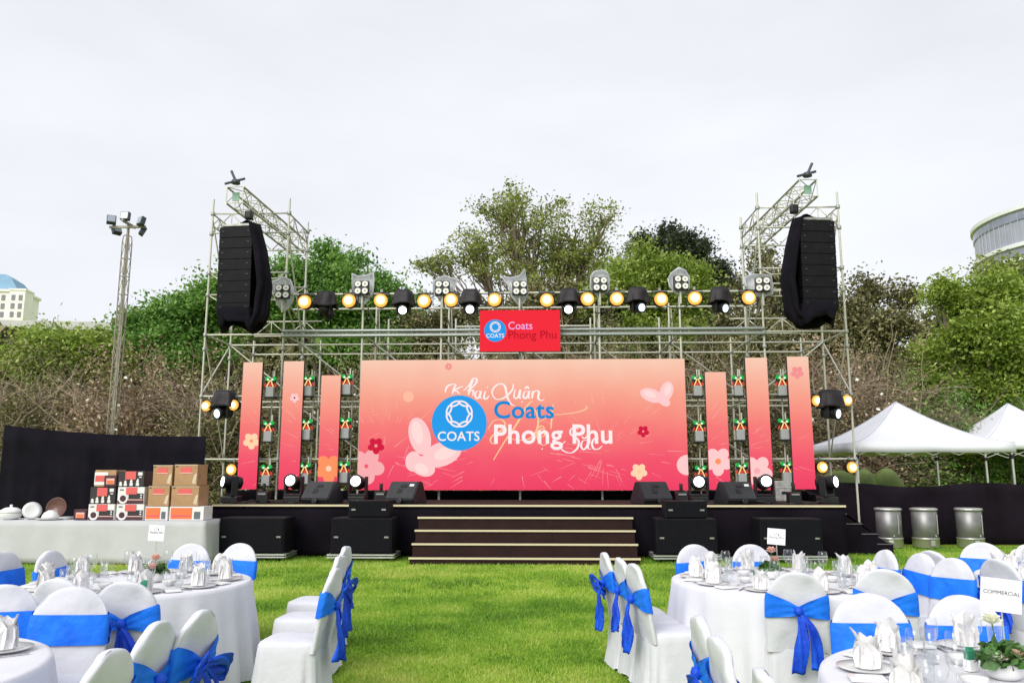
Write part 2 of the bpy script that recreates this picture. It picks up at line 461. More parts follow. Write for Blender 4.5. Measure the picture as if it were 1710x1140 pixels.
tree('conifer_tree', 'dark ragged tree left of the right speaker tower', 'tree', (at(1165, 700, 48).x, 48),
     [blob(1155, 430, 28, 34, 48), blob(1190, 455, 26, 26, 48), blob(1170, 480, 60, 34, 48), blob(1140, 405, 12, 16, 48)], leaf_dark, 27, 300, 70, 0.36, 0.17, 0.2, group=G_BACK)
tree('sparse_tree', 'thin sparse tree seen through the right speaker tower', 'tree', (at(1275, 700, 38).x, 38),
     [blob(1265, 440, 22, 40, 38), blob(1290, 480, 50, 38, 38), blob(1230, 500, 40, 34, 38), blob(1330, 520, 60, 40, 38)], leaf_mix, 28, 260, 34, 0.30, 0.13, 0.16, bark_pale, 60, G_BACK)
tree('sparse_tree', 'pale brownish sparse tree just right of the right speaker tower', 'tree', (at(1445, 700, 33).x, 33),
     [blob(1435, 500, 30, 40, 33), blob(1490, 510, 34, 36, 33), blob(1460, 560, 70, 45, 33), blob(1410, 540, 40, 50, 33)], leaf_mix, 29, 360, 40, 0.30, 0.12, 0.16, bark_pale, 90, G_BACK)
tree('broadleaf_tree', 'big dense green tree rising behind the white gazebos at right', 'tree', (at(1610, 700, 29).x, 29),
     [blob(1600, 600, 70, 62, 29), blob(1660, 560, 80, 70, 29), blob(1640, 500, 55, 46, 29), blob(1690, 485, 55, 42, 29), blob(1570, 490, 34, 26, 29), blob(1560, 650, 50, 40, 29), blob(1690, 650, 70, 50, 29)], leaf_fresh, 30, 900, 58, 0.27, 0.115, 0.24, bark, 60, G_BACK)
tree('broadleaf_tree', 'olive green tree at the right edge, in front of the round tower block', 'tree', (at(1760, 700, 34).x, 34),
     [blob(1700, 470, 50, 32, 34), blob(1760, 520, 70, 60, 34), blob(1740, 610, 80, 60, 34), blob(1655, 460, 26, 18, 34)], leaf_olive, 31, 420, 56, 0.32, 0.13, 0.2, bark, 60, G_BACK)

tree('broadleaf_tree', 'olive tree filling the gap between the left tree and the tall open crowned tree', 'tree', (at(690, 700, 38).x, 38),
     [blob(690, 545, 60, 40, 38), blob(640, 580, 50, 40, 38), blob(750, 560, 60, 45, 38)], leaf_mix, 32, 300, 56, 0.34, 0.14, 0.18, bark, 40, G_BACK)
tree('broadleaf_tree', 'brownish olive tree under the tall open crowned tree behind the small red sign', 'tree', (at(890, 700, 37).x, 37),
     [blob(850, 540, 90, 45, 37), blob(950, 530, 80, 50, 37), blob(1010, 560, 60, 45, 37)], leaf_mix, 33, 380, 56, 0.34, 0.14, 0.18, bark, 40, G_BACK)
tree('broadleaf_tree', 'olive tree low behind the right line array', 'tree', (at(1300, 700, 36).x, 36),
     [blob(1240, 570, 60, 45, 36), blob(1320, 570, 70, 50, 36), blob(1390, 580, 50, 45, 36)], leaf_mix, 34, 320, 56, 0.34, 0.14, 0.18, bark, 40, G_BACK)

def shrub(name, label, px, py, rx, rz, Y, leaf, seed, n_tw, n_lf, size, cat='shrub', group='shrubs behind the stage', bloom=0):
    """arching bare twigs with leaves along them"""
    rg = np.random.default_rng(seed)
    p = at(px, py, Y); k = Y / FPX; hx, hz = rx * k, rz * k
    t = thing(name, label, cat, (p.x, Y, 0), 0, group)
    H = p.z + hz
    V, LP = [], []
    for i in range(n_tw):
        a = rg.uniform(-1, 1); x0, y0 = a * hx * 0.75, rg.uniform(-0.6, 0.6) * hx
        z0 = rg.uniform(0.0, 0.62) * H
        ln = rg.uniform(0.25, 0.6) * hz * 1.5
        d = Vector((rg.normal(a * 0.5, 0.6), rg.normal(0, 0.5), rg.uniform(0.2, 1.1))).normalized()
        pt = Vector((x0, y0, z0)); w = rg.uniform(0.005, 0.017)
        for s in range(5):
            q = pt + d * ln / 5
            if q.z > H: q.z = H - rg.uniform(0, 0.3)
            sd = d.cross(Vector((0.2, -1, 0.1))).normalized() * w
            V += [pt - sd, pt + sd, q + sd * 0.8, q - sd * 0.8]
            LP.append(q.copy())
            if s > 0 and rg.uniform() < 0.9:          # side twig
                e = q + Vector(rg.normal(0, 0.5, 3)) * ln * 0.4
                V += [q - sd * 0.5, q + sd * 0.5, e + sd * 0.3, e - sd * 0.3]; LP.append(e)
            pt = q; d = (d + Vector((rg.normal(0, 0.25), rg.normal(0, 0.25), -0.18))).normalized(); w *= 0.85
    for i in range(7):
        a = rg.uniform(-1, 1); pt = Vector((a * hx * 0.8, -hx * rg.uniform(0.2, 0.6), rg.uniform(0.2, 0.5) * H)); d = Vector((rg.normal(a * 0.4, 0.5), rg.normal(0, 0.2), 1.0)).normalized(); w = rg.uniform(0.018, 0.034); ln = rg.uniform(0.5, 0.95) * (H - pt.z)
        for s in range(6):
            q = pt + d * ln / 6; sd = d.cross(Vector((0.1, -1, 0.0))).normalized() * w
            V += [pt - sd, pt + sd, q + sd * 0.8, q - sd * 0.8]
            if s in (2, 4):
                e = q + Vector((rg.normal(0, 0.6), rg.normal(0, 0.2), rg.uniform(0.2, 0.7))) * ln * 0.35
                V += [q - sd * 0.6, q + sd * 0.6, e + sd * 0.2, e - sd * 0.2]; LP.append(e)
            pt = q; d = (d + Vector((rg.normal(0, 0.3), 0, rg.normal(0, 0.12)))).normalized(); w *= 0.8
    link('twig_tangle', soup('twig_tangle', np.array([tuple(v) for v in V]), 4, twig_m), t)
    LP = np.array([tuple(v) for v in LP])
    cen = LP[rg.integers(0, len(LP), n_lf)] + rg.normal(0, 0.17, (n_lf, 3))
    fill = rg.uniform(-1, 1, (n_lf // 3, 3)) * np.array([hx, hx * 0.6, H / 2]) + np.array([0, 0.4, H / 2])
    cen = np.concatenate([cen, fill]); cen[:, 2] = np.clip(cen[:, 2], 0.05, H + 0.15) * (0.88 + 0.12 * np.sin(cen[:, 0] * 1.7 + seed) * np.sin(cen[:, 0] * 4.1 + 2 * seed))
    tone = np.clip(0.5 + 0.3 * np.sin(cen[:, 0] * 2.1 + seed) * np.sin(cen[:, 2] * 2.7 + seed * 1.3) + rg.uniform(-0.4, 0.4, len(cen)), 0, 1)
    link('leaves', soup('leaves', leaf_faces(rg, cen, size), 4, leaf, tone), t)
    if bloom:
        bc = LP[rg.integers(0, len(LP), bloom)] + rg.normal(0, 0.1, (bloom, 3)); bc[:, 1] -= hx * 0.5
        link('blossom', soup('blossom', leaf_faces(rg, bc, 0.085, 0.5), 4, bloom_m), t)
    return t
SH = [  # px, py, rx, rz, Y, leaf, label
    (30, 630, 75, 95, 26.0, leaf_mix, 'olive brown shrub at the left edge behind the black curtain'),
    (120, 640, 70, 85, 27.0, leaf_mix, 'olive brown shrub with pale bare branches left of the floodlight mast'),
    (205, 640, 70, 95, 25.5, leaf_dry, 'pinkish brown twiggy shrub at the foot of the floodlight mast'),
    (285, 640, 70, 95, 26.5, leaf_dry, 'reddish brown twiggy shrub left of the scaffold'),
    (365, 650, 65, 90, 25.0, leaf_mix, 'dark olive shrub behind the outermost left screen strip'),
    (450, 650, 65, 100, 26.0, leaf_mix, 'brownish olive shrub behind the left screen strips'),
    (590, 640, 70, 75, 27.0, leaf_mix, 'shrub with white blossoms left of the big screen'),
    (690, 600, 90, 110, 28.0, leaf_mix, 'olive thicket above the left end of the big screen'),
    (830, 590, 90, 120, 28.5, leaf_mix, 'olive brown thicket left of the small red sign'),
    (960, 590, 90, 125, 28.0, leaf_mix, 'olive brown thicket right of the small red sign'),
    (1080, 600, 85, 110, 28.5, leaf_mix, 'olive thicket above the right end of the big screen'),
    (1180, 640, 80, 130, 27.0, leaf_mix, 'brownish shrub behind the right screen strips'),
    (1290, 640, 80, 130, 26.0, leaf_mix, 'dark brownish shrub under the right line array'),
    (1390, 640, 75, 125, 26.5, leaf_dry, 'dry brown shrub right of the outermost right screen strip'),
    (1480, 650, 70, 120, 27.5, leaf_mix, 'brown twiggy shrub above the left white gazebo'),
    (1560, 700, 70, 90, 27.0, leaf_green, 'dark green shrub between the two gazebo peaks'),
    (1670, 720, 80, 80, 27.0, leaf_green, 'dark green shrub behind the right gazebo'),
]
for i, (px, py, rx, rz, Y, lf, lab) in enumerate(SH):
    shrub('shrub', lab, px, py, rx, rz, Y, lf, 50 + i, 560, 15000, 0.085, bloom=420 if 'blossom' in lab else (60 if lf is leaf_dry else 0))

# ================================================================== far buildings
def windows(parent, rects, m, depth=0.25):
    pass
hotel_wall = mat('cream render', (0.80, 0.77, 0.73), 0.8, 0, 0.05, 0.2)
hotel_roof = mat('blue slate roof', (0.17, 0.33, 0.47), 0.6, 0, 0.12, 0.3)
win_dark = mat('far window glass', (0.20, 0.20, 0.23), 0.25, 0, 0.2, 1.0)
h = thing('hotel_building', 'cream hotel with steep blue mansard roof at the far left', 'building', (-214.5, 300, 0), R(10))
HW, HD, HT = 26.0, 16.0, 70.5
MB().box((0, 0, HT / 2), (HW, HD, HT)).box((0, 0, HT + 0.25), (HW + 1.2, HD + 1.2, 0.9)).build('wall', hotel_wall, h)
tw = MB().box((12.2, -5.5, 35.4), (5.6, 7.0, 70.8)).box((12.2, -5.5, 71.1), (6.2, 7.6, 0.7)).build('corner_turret', hotel_wall, h)
rf = MB()
a0 = [(-12.5, -7.6, HT + .7), (11.5, -7.6, HT + .7), (11.5, 7.6, HT + .7), (-12.5, 7.6, HT + .7)]
a1 = [(-10, -5.5, HT + 5.6), (8.0, -5.5, HT + 5.6), (8.0, 5.5, HT + 5.6), (-10, 5.5, HT + 5.6)]
a2 = [(-8, -4, HT + 7.6), (5.0, -4, HT + 7.6), (5.0, 4, HT + 7.6), (-8, 4, HT + 7.6)]
rf.grid([a0, a1, a2], True).add(a2, [(0, 1, 2, 3)])
rf.build('roof', hotel_roof, h)
wm = MB().box((0, 0, 0), (1.3, 0.3, 2.1)).mesh('window', win_dark)
for r_ in range(5):
    for c_ in range(8):
        link('window', wm, h, (-12 + c_ * 2.7, -HD / 2 - 0.02, HT - 2.6 - r_ * 3.3))
    for c_ in range(2):
        link('window', wm, h, (10.9 + c_ * 2.6, -9.02, HT - 2.6 - r_ * 3.3))

tower_glass = mat('grey glass bands', (0.33, 0.34, 0.42), 0.4, 0.0, 0.12, 0.15)
tower_band = mat('white parapet', (0.68, 0.68, 0.70), 0.7)
tower_shade = mat('tinted glass', (0.26, 0.28, 0.36), 0.25, 0.2, 0.2, 0.2)
t = thing('tower_block', 'round grey glass tower block with white bands behind the trees at right', 'building', (181.5, 262, -7))
RT = 32.0
MB().lathe([(RT, 0), (RT, 91.0)], 72).build('glass_wall', tower_glass, t)
for z in (91.4, 79.6, 75.2, 70.8, 66.4):
    MB().lathe([(RT + 0.6, z - 0.7), (RT + 1.0, z - 0.7), (RT + 1.0, z + 0.6), (RT + 0.4, z + 0.6)], 72).build('white_band', tower_band, t)
MB().lathe([(RT + 0.2, 87.6), (RT + 0.35, 87.6), (RT + 0.35, 90.0), (RT + 0.2, 90.0)], 72).build('window_band', tower_shade, t)
for z in (77.3, 72.9, 68.5):
    MB().lathe([(RT + 0.15, z - 1.0), (RT + 0.3, z - 1.0), (RT + 0.3, z + 1.1), (RT + 0.15, z + 1.1)], 72).build('window_band', tower_shade, t)
mull = MB().box((0, 0, 0), (0.14, 0.25, 10.4)).mesh('mullion', mat('grey mullion', (0.42, 0.43, 0.50), 0.6))
for k in range(44):
    a = R(170 + k * 4.2)
    link('mullion', mull, t, ((RT + 0.2) * math.cos(a), (RT + 0.2) * math.sin(a), 85.0), (0, 0, a + math.pi / 2))

conc = mat('pale concrete', (0.48, 0.47, 0.46), 0.8, 0, 0.1, 0.3)
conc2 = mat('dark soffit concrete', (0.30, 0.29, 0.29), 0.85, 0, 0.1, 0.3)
vd = thing('viaduct', 'long pale concrete elevated road at the far left below the hotel', 'viaduct', (-118, 150, -1.2), R(9))
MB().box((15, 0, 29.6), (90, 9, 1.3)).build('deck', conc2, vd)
MB().box((15, -4.7, 31.0), (90, 0.3, 1.6)).build('parapet', conc, vd)
for k in range(4):
    MB().box((-20 + k * 22, 0, 14.4), (2.2, 3.0, 28.9)).build('pier', conc, vd)

# ================================================================== floodlight mast
mast_m = mat('mast steel', (0.27, 0.25, 0.20), 0.6, 0.2, 0.25, 2.0)
lamp_grey = mat('dark lamp housing', (0.05, 0.055, 0.07), 0.45, 0.3)
lamp_glass = mat('flood glass', (0.30, 0.34, 0.42), 0.12, 0.0, spec=0.8)
mz, mx0 = 15.2, -22.85
t = thing('floodlight_mast', 'tall steel lattice mast carrying floodlights, left of the stage', 'floodlight mast', (mx0 * 0.583, 24.5, 0.0))
pipe('pole', (0, 0, 0), (0, 0, 16.0), 0.085, mast_m, t)
for (sx, sy) in ((-1, -1), (1, -1), (1, 1), (-1, 1)):
    pipe('corner_rail', (sx * 0.20, sy * 0.20, 0), (sx * 0.20, sy * 0.20, 14.9), 0.035, mast_m, t)
    link('rail_end', MB().tube([(sx * 0.20, sy * 0.20, 14.9), (sx * 0.17, sy * 0.17, 15.25), (0, 0, 15.35)], 0.03, 6).mesh('rail_end', mast_m, True), t)
lace = MB()
for k in range(15):
    z = 0.3 + k * 0.98
    for (ax, ay, bx, by) in ((-1, -1, 1, -1), (1, -1, 1, 1), (1, 1, -1, 1), (-1, 1, -1, -1)):
        s_ = 1 if k % 2 else -1
        lace.tube([(ax * .20, ay * .20, z if s_ > 0 else z + .98), (bx * .20, by * .20, z + .98 if s_ > 0 else z)], 0.018, 4)
        lace.tube([(ax * .20, ay * .20, z), (bx * .20, by * .20, z)], 0.018, 4)
lace.build('lacing', mast_m, t)
MB().box((0, -0.1, 15.75), (2.3, 0.12, 0.12)).box((0, 0, 15.95), (0.12, 1.6, 0.12)).build('cross_arm', mast_m, t)
for (x, y, z, rz, rx) in ((-0.95, -0.3, 16.1, 0.5, -0.3), (0, -0.45, 16.25, 0.0, -0.15), (0.95, -0.3, 16.0, -0.6, -0.25), (-0.85, 0.2, 15.65, 1.0, -0.5), (0.8, 0.25, 15.6, -1.0, -0.5)):
    M = Euler((rx, 0, rz)).to_matrix()
    f_ = MB().box((x, y, z), (0.54, 0.28, 0.46), M, 0.03).build('floodlight', lamp_grey, t)
    q = Vector((x, y, z)) + M @ Vector((0, -0.155, 0))
    MB().box(q, (0.44, 0.02, 0.36), M).build('glass', lamp_glass, f_)
t.scale = (0.52, 0.52, 0.602)

# ================================================================== stage
SX0, SX1, SY0, SZ = -6.54, 5.92, 16.0, 1.02
trim_m = mat('cream edge strip', (0.62, 0.55, 0.36), 0.5)
deck_m = mat('dark brown stage carpet', (0.030, 0.019, 0.017), 0.9, 0, 0.25, 5.0, 0.4, 120, 0.15)
skirt_m = mat('black stage skirt', (0.007, 0.005, 0.009), 0.9, 0, 0.4, 1.2, 0.4, 50, 0.1)
st = thing('stage', 'low black stage platform with cream front edge carrying the screens', 'stage', (0, 16, 0))
MB().box(((SX0 + SX1) / 2, 1.35, SZ - 0.03), (SX1 - SX0, 2.7, 0.06)).build('deck', deck_m, st)
def folded_sheet(x0, x1, z0, z1, y, amp, n_, seed, droop=None):
    """hanging cloth along x with soft vertical folds, 6 mm thick"""
    rg = np.random.default_rng(seed); ph = rg.uniform(0, 6, 4)
    rows = []
    K = 7
    for j in range(K + 1):
        v = j / K; row = []
        for i in range(n_ + 1):
            u = i / n_; x = x0 + (x1 - x0) * u
            a = amp * (0.35 + 0.65 * (1 - v))
            yy = y + a * (math.sin(x * 5.1 + ph[0]) * 0.5 + math.sin(x * 11.3 + ph[1] + v * 0.6) * 0.35 + math.sin(x * 23 + ph[2]) * 0.15)
            zt = z1 + (droop(u) if droop else 0)
            row.append((x, yy, z0 + (zt - z0) * v))
        rows.append(row)
    m = MB().grid(rows)
    return m
def cloth_obj(name, m, material, parent=None, th=0.006):
    o = m.build(name, material, parent, True)
    md = o.modifiers.new('thickness', 'SOLIDIFY'); md.thickness = th
    return o
cloth_obj('front_skirt', folded_sheet(SX0, SX1, 0.01, SZ - 0.062, 0.03, 0.02, 160, 1), skirt_m, st)
for sx, nm in ((SX0 + 0.012, 'side_panel'), (SX1 - 0.012, 'side_panel')):
    MB().box((sx, 1.36, (SZ - 0.07) / 2), (0.02, 2.6, SZ - 0.07)).build(nm, skirt_m, st)
for (a_, b_) in ((SX0, SX1),):
    MB().box(((a_ + b_) / 2, -0.012, SZ - 0.022), (b_ - a_, 0.022, 0.036)).build('edge_strip', trim_m, st)
for k in range(12):
    for yy in (0.5, 1.6, 2.5):
        pipe('leg', (SX0 + 0.4 + k * 1.06, yy, 0), (SX0 + 0.4 + k * 1.06, yy, SZ - 0.07), 0.025, galv_dark, st)

stp = thing('stage_steps', 'wide dark brown steps with cream nosings leading up to the stage', 'steps', (-0.30, 16, 0))
step_m = mat('dark brown step laminate', (0.022, 0.0085, 0.007), 0.65, 0, 0.2, 4.0, spec=0.2)
for k in range(4):
    top = SZ - 0.2225 * (k + 1); hw = 2.07 + 0.005 * k
    y0 = -0.30 * (k + 1); bot = max(0.0, top - 0.2225)
    MB().box((0, y0 + 0.165, top - 0.015), (hw * 2, 0.33, 0.03)).build('tread', step_m, stp)
    MB().box((0, y0 + 0.02, (top - 0.032) / 2), (hw * 2 - 0.02, 0.02, top - 0.032)).build('riser', step_m, stp)
    MB().box((0, y0 - 0.012, top - 0.016), (hw * 2 + 0.01, 0.024, 0.034)).build('nosing', trim_m, stp)
for sx in (-1, 1):
    m = MB()
    pts = [(0, 0)] + [(0, SZ - 0.26)]
    prof = [(-1.17, 0.0), (-1.17, SZ - 0.93), (-0.87, SZ - 0.93), (-0.87, SZ - 0.71), (-0.57, SZ - 0.71), (-0.57, SZ - 0.485), (-0.27, SZ - 0.485), (-0.27, SZ - 0.26), (-0.03, SZ - 0.26), (-0.03, 0.0)]
    x = sx * 2.05
    m.add([(x - .008, y, z) for y, z in prof] + [(x + .008, y, z) for y, z in prof],
          [tuple(range(9, -1, -1)), tuple(range(10, 20))] + [(i, (i + 1) % 10, 10 + (i + 1) % 10, 10 + i) for i in range(10)])
    m.build('side_panel', step_m, stp)

bd = thing('low_back_drape', 'low black drape along the back edge of the stage under the screens', 'drape', (0, 19.6, 0))
cloth_obj('cloth', folded_sheet(-7.4, 6.9, 0.01, 1.21, 0.0, 0.03, 160, 8), skirt_m, bd)
for k in range(6): pipe('post', (-7.3 + k * 2.8, 0.08, 0), (-7.3 + k * 2.8, 0.08, 1.2), 0.02, galv_dark, bd)

# ================================================================== scaffolding
GX = [-8.15, -6.22, -4.29, -2.37, -0.47, 1.44, 3.37, 5.34, 7.28]
RY = [18.9, 20.5, 22.2]
PR = 0.027
coup = MB().lathe([(0.048, -0.045), (0.055, -0.03), (0.055, 0.03), (0.048, 0.045)], 8).mesh('coupler', galv_dark, True)
def couplers(parent, pts):
    for p in pts: link('coupler', coup, parent, p)
def lattice(parent, a, b, h, n_, r=0.02, name='lattice_ledger'):
    """ledger with two chords and V webs"""
    a, b = Vector(a), Vector(b); dn = Vector((0, 0, -h))
    m = MB()
    m.tube([a, b], r, 6).tube([a + dn, b + dn], r, 6)
    for i in range(n_):
        p, q = a.lerp(b, i / n_), a.lerp(b, (i + 1) / n_)
        mid = p.lerp(q, 0.5)
        m.tube([p + dn, mid], r * 0.75, 5).tube([mid, q + dn], r * 0.75, 5)
        m.tube([mid, mid + dn], r * 0.7, 5)
    return m.build(name, galv, parent, True)
def ladder(parent, a, b, h):
    a, b = Vector(a), Vector(b); d = b - a
    m = MB().tube([a, b], 0.02, 6)
    m.tube([a, a.lerp(b, 0.12) + Vector((0, 0, -h)), a.lerp(b, 0.88) + Vector((0, 0, -h)), b], 0.018, 6)
    for k in (0.22, 0.5, 0.78):
        p = a.lerp(b, k); m.tube([p, p + Vector((0, 0, -h))], 0.014, 5)
    return m.build('ladder_ledger', galv, parent, True)

frame = thing('wide_scaffold', 'wide galvanised scaffold frame between the towers holding screens and lights', 'scaffold', (0, 18.9, 0))
towL = thing('scaffold_tower', 'galvanised scaffold tower left of the stage holding the left line array', 'scaffold', (0, 18.9, 0), 0, 'scaffold towers')
towR = thing('scaffold_tower', 'galvanised scaffold tower right of the stage holding the right line array', 'scaffold', (0, 18.9, 0), 0, 'scaffold towers')
rr = [y - 18.9 for y in RY]
for i in range(2, 7):
    tops = (5.86, 6.0, 5.95)
    for j in range(3):
        if j == 0 and i == 4: z1 = 5.86
        pipe('post', (GX[i], rr[j], 0), (GX[i], rr[j], tops[j]), PR, galv, frame)
        couplers(frame, [(GX[i], rr[j], z) for z in (1.95, 3.45, 4.95)])
for tw_, (i0, i1), side in ((towL, (0, 1), -1), (towR, (7, 8), 1)):
    for i in (i0, i1):
        outer = i in (0, 8)
        for j in range(3):
            z1 = (8.40, 8.30, 5.35)[j]
            pipe('post', (GX[i], rr[j], 0), (GX[i], rr[j], z1), PR, galv, tw_)
            couplers(tw_, [(GX[i], rr[j], z) for z in ((1.95, 3.45, 4.6, 4.95, 5.95, 6.5, 7.5, 8.02) if j < 2 else (1.95, 3.45, 4.95))])
    xa, xb = GX[i0], GX[i1]
    # top ring of lattice ledgers
    for j in (0, 1): lattice(tw_, (xa, rr[j], 8.02), (xb, rr[j], 8.02), 0.5, 2)
    for x in (xa, xb): lattice(tw_, (x, rr[0], 8.02), (x, rr[1], 8.02), 0.3, 2)
    ladder(tw_, (xa, rr[0], 6.5), (xb, rr[0], 6.5), 0.15)
    ladder(tw_, (xa, rr[1], 6.5), (xb, rr[1], 6.5), 0.15)
    ladder(tw_, (xa, rr[0], 5.95), (xb, rr[0], 5.95), 0.14)
    for z in (4.95, 3.45, 1.95):
        for j in range(3): pipe('ledger', (xa, rr[j], z), (xb, rr[j], z), PR * 0.9, galv, tw_)
        for x in (xa, xb): pipe('transom', (x, rr[0], z), (x, rr[2], z), PR * 0.9, galv, tw_)
    lattice(tw_, (xa, rr[2], 5.9), (xb, rr[2], 5.9), 0.42, 2)
    # raking and cross braces
    out = xa if side < 0 else xb; inn = xb if side < 0 else xa
    pipe('brace', (inn, rr[0], 7.5), (inn, rr[1], 4.95), PR * 0.7, galv, tw_)
    pipe('brace', (out, rr[0], 7.9), (out, rr[1], 5.2), PR * 0.7, galv, tw_)
    pipe('brace', (inn, rr[0] + .05, 5.8), (inn, rr[2], 3.45), PR * 0.7, galv, tw_)
    pipe('brace', (out, rr[0], 4.9), (out, rr[1], 1.95), PR * 0.7, galv, tw_)
    pipe('brace', (out, rr[1], 4.95), (out, rr[0], 3.5), PR * 0.7, galv, tw_)
    pipe('brace', (out, rr[1] - .05, 4.95), (inn, rr[1] - .05, 3.45), PR * 0.75, galv, tw_)
    pipe('brace', (inn, rr[1] - .06, 7.9), (inn - side * -0.0 + side * 0.5, rr[2], 5.0), PR * 0.6, galv, tw_)
# long horizontals of the centre frame
for z, js in ((4.95, (0, 1, 2)), (3.45, (0, 1, 2)), (1.95, (0, 1, 2))):
    for j in js:
        for i in range(1, 7):
            pipe('ledger', (GX[i], rr[j], z), (GX[i + 1], rr[j], z), PR * 0.9, galv, frame)
for i in range(2, 7):
    for z in (4.95, 3.45, 1.95):
        pipe('transom', (GX[i], rr[0], z), (GX[i], rr[2], z), PR * 0.85, galv, frame)
spine = mat('dull aluminium beam', (0.34, 0.37, 0.36), 0.45, 0.6, 0.15, 3.0)
pipe('front_beam', (GX[1], -0.06, 5.02), (GX[7], -0.06, 5.02), 0.04, spine, frame)
pipe('front_beam', (GX[1], -0.06, 4.90), (GX[7], -0.06, 4.90), 0.04, spine, frame)
pipe('lamp_bar', (GX[1] - 0.2, -0.03, 5.93), (GX[7] + 0.4, -0.03, 5.93), 0.03, galv, frame)
pipe('lamp_bar', (GX[1] - 0.3, rr[1], 5.90), (GX[7] + 0.2, rr[1], 5.90), 0.028, galv, frame)
for i in range(1, 7):
    a, c_ = GX[i], GX[i + 1]
    if i % 2: a, c_ = a, c_
    pipe('brace', (a, rr[1] - .05, 4.95), (c_, rr[1] - .05, 3.45), PR * 0.75, galv, frame)
    pipe('brace', (a, rr[1] - .05, 3.3), (c_, rr[1] - .05, 1.95), PR * 0.75, galv, frame)
    pipe('brace', (a + 0.02, rr[0], 5.8), (a + 0.02, rr[2], 5.0), PR * 0.7, galv, frame)
    if i > 1: pipe('guy_pipe', (a + 0.06, rr[1], 5.9), (a + 0.25, rr[1] + 0.3, 1.0), PR * 0.5, galv, frame)
for (xa, xb) in ((GX[3], GX[5]),):
    pipe('ledger', (xa, rr[2], 5.72), (xb, rr[2], 5.72), PR, galv, frame)
# upright tubes that carry the small colour lamps
for x in (-6.42, -5.42, -4.48, 3.72, 4.68, 5.68):
    pipe('lamp_upright', (x, -0.02, 1.05), (x, -0.02, 4.05), 0.018, galv, frame)

# ---- black backing panels low behind the screens
# ================================================================== screens
def led_gradient(name, lo, hi, axis_len):
    m = bpy.data.materials.new(name); m.use_nodes = True
    n, l = m.node_tree.nodes, m.node_tree.links; n.clear()
    tc = n.new('ShaderNodeTexCoord'); sp = n.new('ShaderNodeSeparateXYZ')
    l.new(tc.outputs['Object'], sp.inputs[0])
    mr = n.new('ShaderNodeMapRange'); mr.inputs['From Min'].default_value = 0.0; mr.inputs['From Max'].default_value = axis_len
    l.new(sp.outputs['Z'], mr.inputs['Value'])
    nz = n.new('ShaderNodeTexNoise'); nz.inputs['Scale'].default_value = 1.1; nz.inputs['Detail'].default_value = 2
    l.new(tc.outputs['Object'], nz.inputs['Vector'])
    ad = n.new('ShaderNodeMath'); ad.operation = 'MULTIPLY_ADD'; ad.inputs[1].default_value = 0.16
    sb = n.new('ShaderNodeMath'); sb.operation = 'SUBTRACT'; sb.inputs[1].default_value = 0.08
    l.new(nz.outputs['Fac'], ad.inputs[0]); l.new(mr.outputs[0], ad.inputs[2]); l.new(ad.outputs[0], sb.inputs[0])
    rp = n.new('ShaderNodeValToRGB'); cr = rp.color_ramp
    stops = [(0.0, lin(246, 70, 106)), (0.22, lin(250, 90, 114)), (0.48, lin(253, 130, 126)), (0.72, lin(254, 168, 146)), (1.0, lin(255, 208, 184))]
    while len(cr.elements) < len(stops): cr.elements.new(0.5)
    for i, (p, c) in enumerate(stops): cr.elements[i].position = p; cr.elements[i].color = (*c, 1)
    l.new(sb.outputs[0], rp.inputs['Fac'])
    # fine lamp rows of the screen
    wv = n.new('ShaderNodeTexNoise'); wv.inputs['Scale'].default_value = 38; wv.inputs['Detail'].default_value = 1
    l.new(tc.outputs['Object'], wv.inputs['Vector'])
    wr = n.new('ShaderNodeMapRange'); wr.inputs['To Min'].default_value = 0.86; wr.inputs['To Max'].default_value = 1.06
    l.new(wv.outputs['Fac'], wr.inputs['Value'])
    e = n.new('ShaderNodeEmission'); l.new(rp.outputs[0], e.inputs['Color']); l.new(wr.outputs[0], e.inputs['Strength'])
    o = n.new('ShaderNodeOutputMaterial'); l.new(e.outputs[0], o.inputs[0])
    _MATS[name] = m
    return m
EXPO = 2 ** -vs.exposure
def led_col(name, r, g, b_, k=1.0): return emit('screen ' + name, lin(r, g, b_), k * EXPO)
scr_grad = led_gradient('screen picture', None, None, 3.0)
# exposure makes the picture brighter: dim the emission to keep the shown colours
for nd in scr_grad.node_tree.nodes:
    if nd.type == 'MAP_RANGE' and abs(nd.inputs['To Max'].default_value - 1.06) < 1e-4:
        nd.inputs['To Min'].default_value *= EXPO; nd.inputs['To Max'].default_value *= EXPO
C_PALE = led_col('pale pink', 255, 205, 205); C_CREAM = led_col('cream', 255, 214, 176); C_RED = led_col('flower red', 214, 34, 66)
C_ROSE = led_col('rose', 246, 150, 150); C_ORANGE = led_col('orange', 255, 150, 100); C_WHITE = led_col('white', 255, 240, 240)
C_BLUE = led_col('logo blue', 44, 160, 238); C_TXT = led_col('letter blue', 28, 140, 214); C_GOLD = led_col('gold', 252, 205, 160)
C_LILAC = led_col('lilac', 238, 190, 250); C_DRED = led_col('dark red', 182, 22, 40); C_SIGN = led_col('sign red', 246, 48, 62); C_DOT = led_col('flower dots', 120, 60, 100)
C_SPARK = led_col('spark', 255, 186, 180); C_BLUSH = led_col('blush', 255, 222, 218); C_PETAL = led_col('petal shade', 250, 176, 178)
cab_m = mat('screen cabinet', (0.02, 0.02, 0.022), 0.5)

